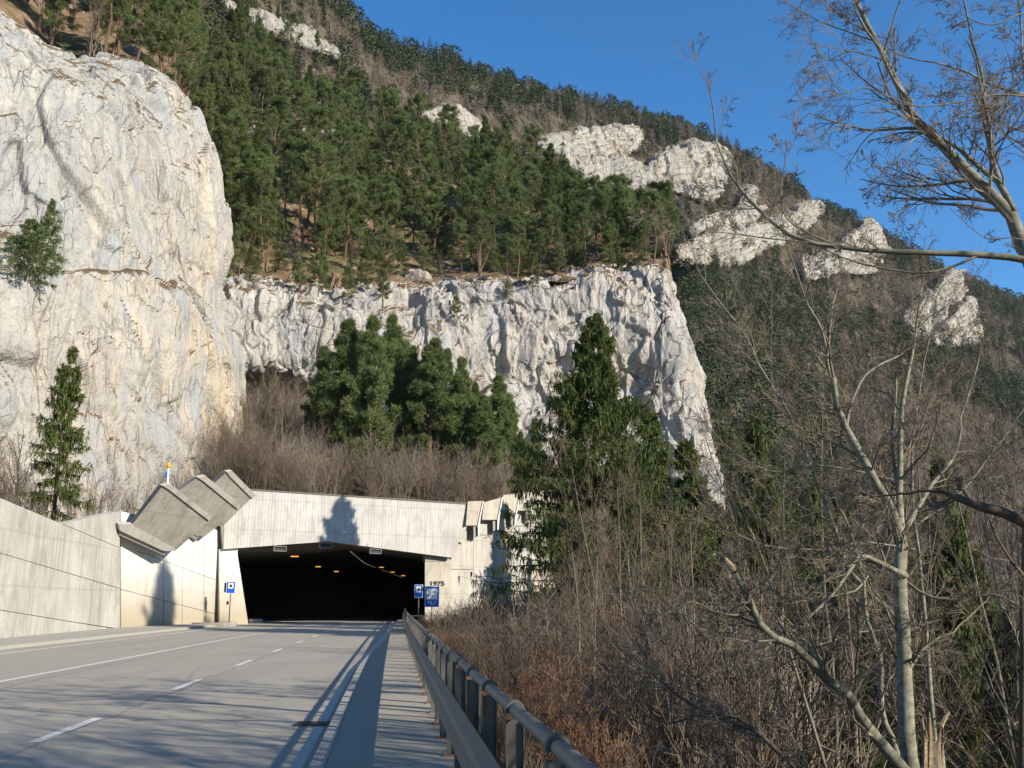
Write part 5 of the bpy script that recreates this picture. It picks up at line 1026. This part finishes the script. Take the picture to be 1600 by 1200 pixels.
# upper right crown leaning in from outside the frame
beech('big beech crown leaning in against the sky at the upper right', [
  lb([(1720, 900, 10), (1690, 650, 10), (1640, 480, 10), (1600, 372, 10), (1585, 330, 10), (1545, 285, 10), (1500, 235, 10), (1450, 190, 10), (1425, 160, 10), (1395, 100, 10), (1365, 50, 10), (1325, -25, 10)], (.13, .028), k=20, t0=.3),
  lb([(1585, 330, 10), (1560, 290, 10.1), (1530, 265, 10.2), (1490, 235, 10.2), (1465, 212, 10.2)], (.05, .025), k=6),
  lb([(1562, 285, 10.1), (1545, 240, 10.2), (1532, 190, 10.2), (1530, 130, 10.3), (1515, 60, 10.3), (1500, -30, 10.3)], (.045, .012), k=16),
  lb([(1425, 160, 10), (1400, 130, 10), (1375, 80, 10), (1345, 30, 10), (1330, -20, 10)], (.035, .01), k=10),
  lb([(1442, 205, 10), (1420, 225, 9.9), (1405, 245, 9.9), (1398, 278, 9.9), (1370, 283, 9.8), (1345, 262, 9.8)], (.012, .005), k=8, j=.4),
  lb([(1485, 252, 10), (1450, 275, 9.9), (1425, 305, 9.9), (1405, 340, 9.9), (1400, 380, 9.9)], (.012, .005), k=8, j=.4),
  lb([(1430, 165, 10), (1390, 155, 9.8), (1350, 140, 9.7), (1315, 150, 9.6), (1290, 115, 9.5), (1272, 70, 9.5)], (.014, .004), k=10, j=.4),
  lb([(1640, 155, 9.5), (1560, 148, 9.4), (1500, 158, 9.4), (1430, 165, 9.3), (1360, 155, 9.3)], (.016, .006), k=10, j=.4),
  lb([(1680, 170, 10.5), (1600, 152, 10.5), (1540, 135, 10.4), (1480, 110, 10.4), (1410, 95, 10.4), (1370, 60, 10.3)], (.028, .006), k=14),
  lb([(1680, 40, 10), (1600, 20, 10), (1545, 40, 10), (1500, 20, 10)], (.02, .006), k=12),
  lb([(1700, 100, 11), (1620, 95, 11), (1560, 120, 11), (1530, 125, 11)], (.02, .006), k=12),
  lb([(1650, 330, 10.6), (1600, 200, 10.6), (1590, 100, 10.6), (1588, -20, 10.6)], (.035, .01), k=14),
  lb([(1660, 230, 10), (1600, 205, 10), (1540, 185, 10), (1480, 182, 10), (1460, 200, 10)], (.014, .005), k=9, j=.5)], 306, kmul=.7)
beech('tree sending one long bare branch across from the right', [
  lb([(1800, 700, 9), (1720, 480, 9), (1650, 420, 9), (1600, 403, 9), (1530, 396, 9), (1440, 392, 9), (1350, 388, 9), (1260, 378, 9.1), (1215, 358, 9.2), (1175, 320, 9.3), (1145, 285, 9.3), (1120, 230, 9.4), (1114, 170, 9.4)], (.065, .010), k=14, t0=.45, j=.5),
  lb([(1530, 398, 9), (1480, 420, 9), (1430, 426, 9), (1360, 415, 9), (1310, 400, 9.1)], (.022, .008), k=7, j=.5),
  lb([(1310, 384, 9.1), (1260, 360, 9.1), (1225, 330, 9.2), (1223, 280, 9.2), (1240, 220, 9.2)], (.014, .005), k=6, j=.5),
  lb([(1300, 384, 9.1), (1220, 372, 9.1), (1130, 362, 9.1), (1105, 362, 9.1)], (.012, .005), k=7, j=.5),
  lb([(1700, 420, 9.5), (1600, 372, 9.5), (1540, 370, 9.5), (1500, 340, 9.5)], (.012, .004), k=7, j=.4)], 307, kmul=.8, lf=(.05, .16))
beech('dead broken limb jutting in from the right edge', [
  lb([(1800, 880, 9), (1680, 860, 9), (1600, 815, 9), (1560, 795, 9), (1520, 785, 9), (1480, 770, 9)], (.10, .045), k=4, tipk=0, j=.5),
  lb([(1490, 772, 9), (1440, 765, 9), (1380, 770, 9.1), (1330, 768, 9.1)], (.022, .008), k=9, j=.6)], 308, 'twig', name='broken_limb')
# snapped stump
rt = empty('broken_stump', P(1458, 1330, 12.6), 'splintered stump with a white jagged tip beside the beech foot', 'tree stump')
bb = MB(); sp = [P(1462, 1330, 12.6), P(1460, 1200, 12.6), P(1458, 1160, 12.6)]; bb.tubes(sp, [.15, .13, .115], 10); bb.build('trunk', M['bark_beech'], rt)
bb = MB()
for (x, y, w, yt_) in ((1445, 1185, .035, 1122), (1453, 1190, .045, 1112), (1466, 1185, .03, 1135), (1472, 1180, .018, 1150), (1449, 1180, .02, 1140)):
    bb.tubes([P(x, y+20, 12.5), P(x+1, (y+yt_)/2, 12.5), P(x+(x-1455)*.4, yt_, 12.45)], [w, w*.8, .008], 5)
bb.tubes([P(1470, 1135, 12.45), P(1477, 1121, 12.45), P(1484, 1112, 12.45)], [.03, .025, .006], 5)
bb.build('splinters', M['wood'], rt)
# trees outside the frame whose shadows fall on the road, wall and portal
SHD = Kind('bare_tree', [TC(bare, 81, 14, 2, kids=(24, 9, 5), r=.016, names=('trunk', 'branches')), TC(bare, 82, 15, kids=(26, 9, 5), r=.017, w=.05, lf=(.35, .6), names=('trunk', 'branches'))], [M['bark_beech'], M['twig']], 'tree')
for i, (x, y, s_) in enumerate(((7.6, 4.4, 1.), (8, 1.2, 1.05), (6.5, -1.5, 1.), (5.5, 1.5, .8), (11, -3, 1.1), (10, -.5, 1.), (12.5, .8, 1.2), (23, 17.5, 1.2), (29, 21, 1.4))):
    SHD.place(i, (x, y, float(bank_z(x, y))), i*1.9, s_, 'bare roadside tree right of and behind the camera', 'roadside trees outside the frame')
for i, (x, y, top) in enumerate(((33, 27.5, 37), (43, 30, 38))):
    z = float(bank_z(x, y)); SPR.place(1, (x, y, z), i, ((top-z)/15*.8, (top-z)/15*.8, (top-z)/15), 'tall spruce down the bank outside the right edge', 'spruces outside the frame')

# ---- dry grass tufts at kerb and wall foot and on the bank edge
gb = MB(); n = 5200; y = rng.uniform(3, 84, n); x = railx(y)+.95+np.abs(rng.normal(0, .5, n)); b0 = np.stack([x, y, bank_z(x, y)-.02], 1); blades(gb, b0, rng.normal(0, .35, (n, 3))+np.array([0, 0, 1.]), rng.uniform(.15, .5, n), rng.uniform(.008, .02, n), rng, tint=rng.uniform(0, 1, n))
gb.build('grass', M['grass'], attr=True)['kind'] = 'stuff'

# ------------------------------------------------------------------ far forest
def farcone(seed):
    r = np.random.default_rng(seed); mb = MB(); n = 320; t = np.sort(r.uniform(.06, 1, n)**.85); az = r.uniform(0, 6.28, n); rad = r.uniform(.12, .19)*(1-t)**.8*(1+.25*np.sin(t*40))+.012; rr = rad*r.uniform(.1, .75, n)
    b0 = np.stack([np.cos(az)*rr, np.sin(az)*rr, t], 1); d = np.stack([np.cos(az), np.sin(az), -.25+.5*t+r.normal(0, .2, n)], 1); blades(mb, b0, d, rad*r.uniform(.4, .9, n), .028*(1-t*.4), r, tint=r.uniform(0, 1, n)); return mb
def farround(seed):
    r = np.random.default_rng(seed); mb = MB(); n = 260; t = r.uniform(.3, 1, n); az = r.uniform(0, 6.28, n); rad = .24*np.sqrt(np.clip(1-((t-.62)/.4)**2, .05, 1)); rr = rad*np.sqrt(r.uniform(.05, 1, n))
    b0 = np.stack([np.cos(az)*rr, np.sin(az)*rr, t-.06], 1); d = np.stack([np.cos(az), np.sin(az), r.normal(.3, .5, n)], 1); blades(mb, b0, d, .07*np.ones(n), .045*np.ones(n), r, tint=r.uniform(0, 1, n))
    tt = MB(); mb.tubes(np.array([[0, 0, 0], [0, 0, .6], [0, 0, .9]]), np.array([.014, .01, .004]), 4); return mb
def farbare(seed):
    r = np.random.default_rng(seed); mb = MB(); mb.tubes(np.array([[0, 0, 0], [0.01, 0, .5], [0, .01, .85]]), np.array([.012, .008, .003]), 3); n = 60; t = r.uniform(.3, .95, n); az = r.uniform(0, 6.28, n)
    p0 = np.stack([0*t, 0*t, t-.1], 1); d = unit(np.stack([np.cos(az), np.sin(az), r.uniform(.5, 1.6, n)], 1)); l = .24*(1.2-t*.7); p1 = p0+d*(l*r.uniform(.2, .6, n))[:, None]
    blades(mb, p0, d, l, .008*np.ones(n), r, tint=r.uniform(0, 1, n)); m = 3; blades(mb, np.repeat(p1, m, 0), np.repeat(d, m, 0)+r.normal(0, .5, (n*m, 3)), np.repeat(l, m)*.6, .009*np.ones(n*m), r, tint=r.uniform(0, 1, n*m)); return mb
def arr(mb):
    v = np.vstack(mb.v); q = np.concatenate([a for a, m in mb.q]); t = np.concatenate(mb.tint); return v, q, t
protoC = [arr(farcone(k)) for k in range(5)]+[arr(farround(k)) for k in (8, 9)]; protoB = [arr(farbare(k)) for k in range(5)]
polys = [np.array(list(t)+list(b)[::-1], float) for t, b, *_ in BANDS]
def inpoly(px, py, pl):
    c = np.zeros(len(px), bool); j = len(pl)-1
    for i in range(len(pl)):
        yi, yj, xi, xj = pl[i, 1], pl[j, 1], pl[i, 0], pl[j, 0]
        with np.errstate(divide='ignore', invalid='ignore'): c ^= ((yi > py) != (yj > py)) & (px < (xj-xi)*(py-yi)/(yj-yi+1e-9)+xi)
        j = i
    return c
def okD(px, py, p):
    m = (px > 250) & (px < 1800) & (py > -60) & (py < 1250) & (p[:, 1] > 130)
    m &= ~((px < 1000) & (py > 440)) & ~((px < 900) & (py > 330)) & ~((px < 620) & (py > 260))
    for pl in polys:
        r_ = np.random.default_rng(5).uniform(0, 1, len(px)); m &= ~(inpoly(px, py, pl) & (r_ > .13)); m &= ~(inpoly(px, py-12, pl) & (r_ > .6))
    return m
pd_ = pick(Dg, 12500, rng, okD, .02, .80, .1, .95, 4)
px, py = proj(pd_)
# species patches: conifers dark in gullies, bare broadleaf on the ribs
patch = fbm(pd_*np.array([.010, .010, .014]), 3, 91)+rng.normal(0, .35, len(pd_)); ridge = np.interp(px, xr, yR); patch = patch+np.where(py-ridge < 25, .25, 0)+np.where((px < 900) & (py < 330), .28, 0)-np.where((px > 1230) & (py > 430), .25, 0)+np.where((px < 1300) & (py > 430), .75, 0)
con = patch > .12
H_ = rng.uniform(7, 17, len(pd_))*np.where(con, 1, .85)*np.interp(pd_[:, 1], [130, 400, 700], [1., .95, 1.05])
order = np.argsort(pd_[:, 1]/H_)       # the ones that show largest first
FC = {}
def far_single(i, k, lst, mat, name):
    key = (name, k)
    if key not in FC:
        v, q, t = lst[k]; mb = MB(); mb.add(v, q, tint=t); o = mb.build(name, mat, None, attr=True); FC[key] = o
    else: o = FC[key].copy(); COL.objects.link(o)
    return o
M['farcon1'] = m_leaf('hillside_conifer', (.018, .036, .018), (.055, .085, .035), 0); M['farbare1'] = m_leaf('hillside_twigs', (.085, .065, .052), (.16, .125, .105), 0)
def fz(x, y): return ('high up' if y < 420 else 'halfway down' if y < 700 else 'low down')+(' left of the white cliff corner' if x < 1050 else ' just right of the white cliff corner' if x < 1250 else ' behind the beech branches' if x < 1450 else ' toward the right edge')
cnt = {True: 0, False: 0}; rest = []
for i in order:
    c = bool(con[i])
    if cnt[c] < (250 if c else 130):
        cnt[c] += 1; k = (SPR if rng.uniform() < .7 else PINE) if c else BARE; s_ = float(H_[i])/(13. if c else 9.)
        k.place(int(rng.integers(0, 5)), pd_[i]-np.array([0, 0, .4]), float(rng.uniform(0, 6.28)), s_, ('dark conifer on the distant hillside, ' if c else 'grey-brown leafless tree on the distant hillside, ')+fz(px[i], py[i]), 'conifers on the distant hillside' if c else 'bare trees on the distant hillside')
    else: rest.append(i)
for c, lst, mat, nm in ((True, protoC, M['farcon'], 'conifer_forest'), (False, protoB, M['farbare'], 'bare_forest')):
    mb = MB()
    for i in rest:
        if bool(con[i]) != c: continue
        v, q, t = lst[int(rng.integers(0, len(lst)))]; a = rng.uniform(0, 6.28); s_ = H_[i]; w = v*np.array([s_*1.15, s_*1.15, s_]); w = np.stack([w[:, 0]*math.cos(a)-w[:, 1]*math.sin(a), w[:, 0]*math.sin(a)+w[:, 1]*math.cos(a), w[:, 2]], 1)+pd_[i]-np.array([0, 0, .4])
        mb.add(w, q, tint=np.clip(t*.5+rng.uniform(0, .5), 0, 1))
    if mb.n: tag(mb.build(nm, mat, None, attr=True), 'distant '+('dark conifer' if c else 'brown leafless')+' forest covering the mountain side', 'forest', None, 'stuff')

# ------------------------------------------------------------------ air
lo = np.full(3, 1e9); hi = np.full(3, -1e9); bpy.context.view_layer.update()
for o in S.objects:
    if o.type == 'MESH':
        c = np.array([o.matrix_world @ Vector(k) for k in o.bound_box]); lo = np.minimum(lo, c.min(0)); hi = np.maximum(hi, c.max(0))
print('BOUNDS', lo, hi)
lo[:2] -= 20; hi += 8; lo[2] -= 1
hm = bpy.data.materials.new('air'); hm.use_nodes = True; ht_ = hm.node_tree; ht_.nodes.remove(ht_.nodes['Principled BSDF']); pv = ht_.nodes.new('ShaderNodeVolumePrincipled')
pv.inputs['Density'].default_value = .00004; pv.inputs['Color'].default_value = (.78, .88, 1, 1); pv.inputs['Anisotropy'].default_value = .2; ht_.links.new(pv.outputs[0], ht_.nodes['Material Output'].inputs['Volume'])
bb = MB(); bb.box((lo+hi)/2, hi-lo); tag(bb.build('haze', hm), 'thin bluish air over the whole valley', 'haze', None, 'stuff')
S.cycles.volume_bounces = 0
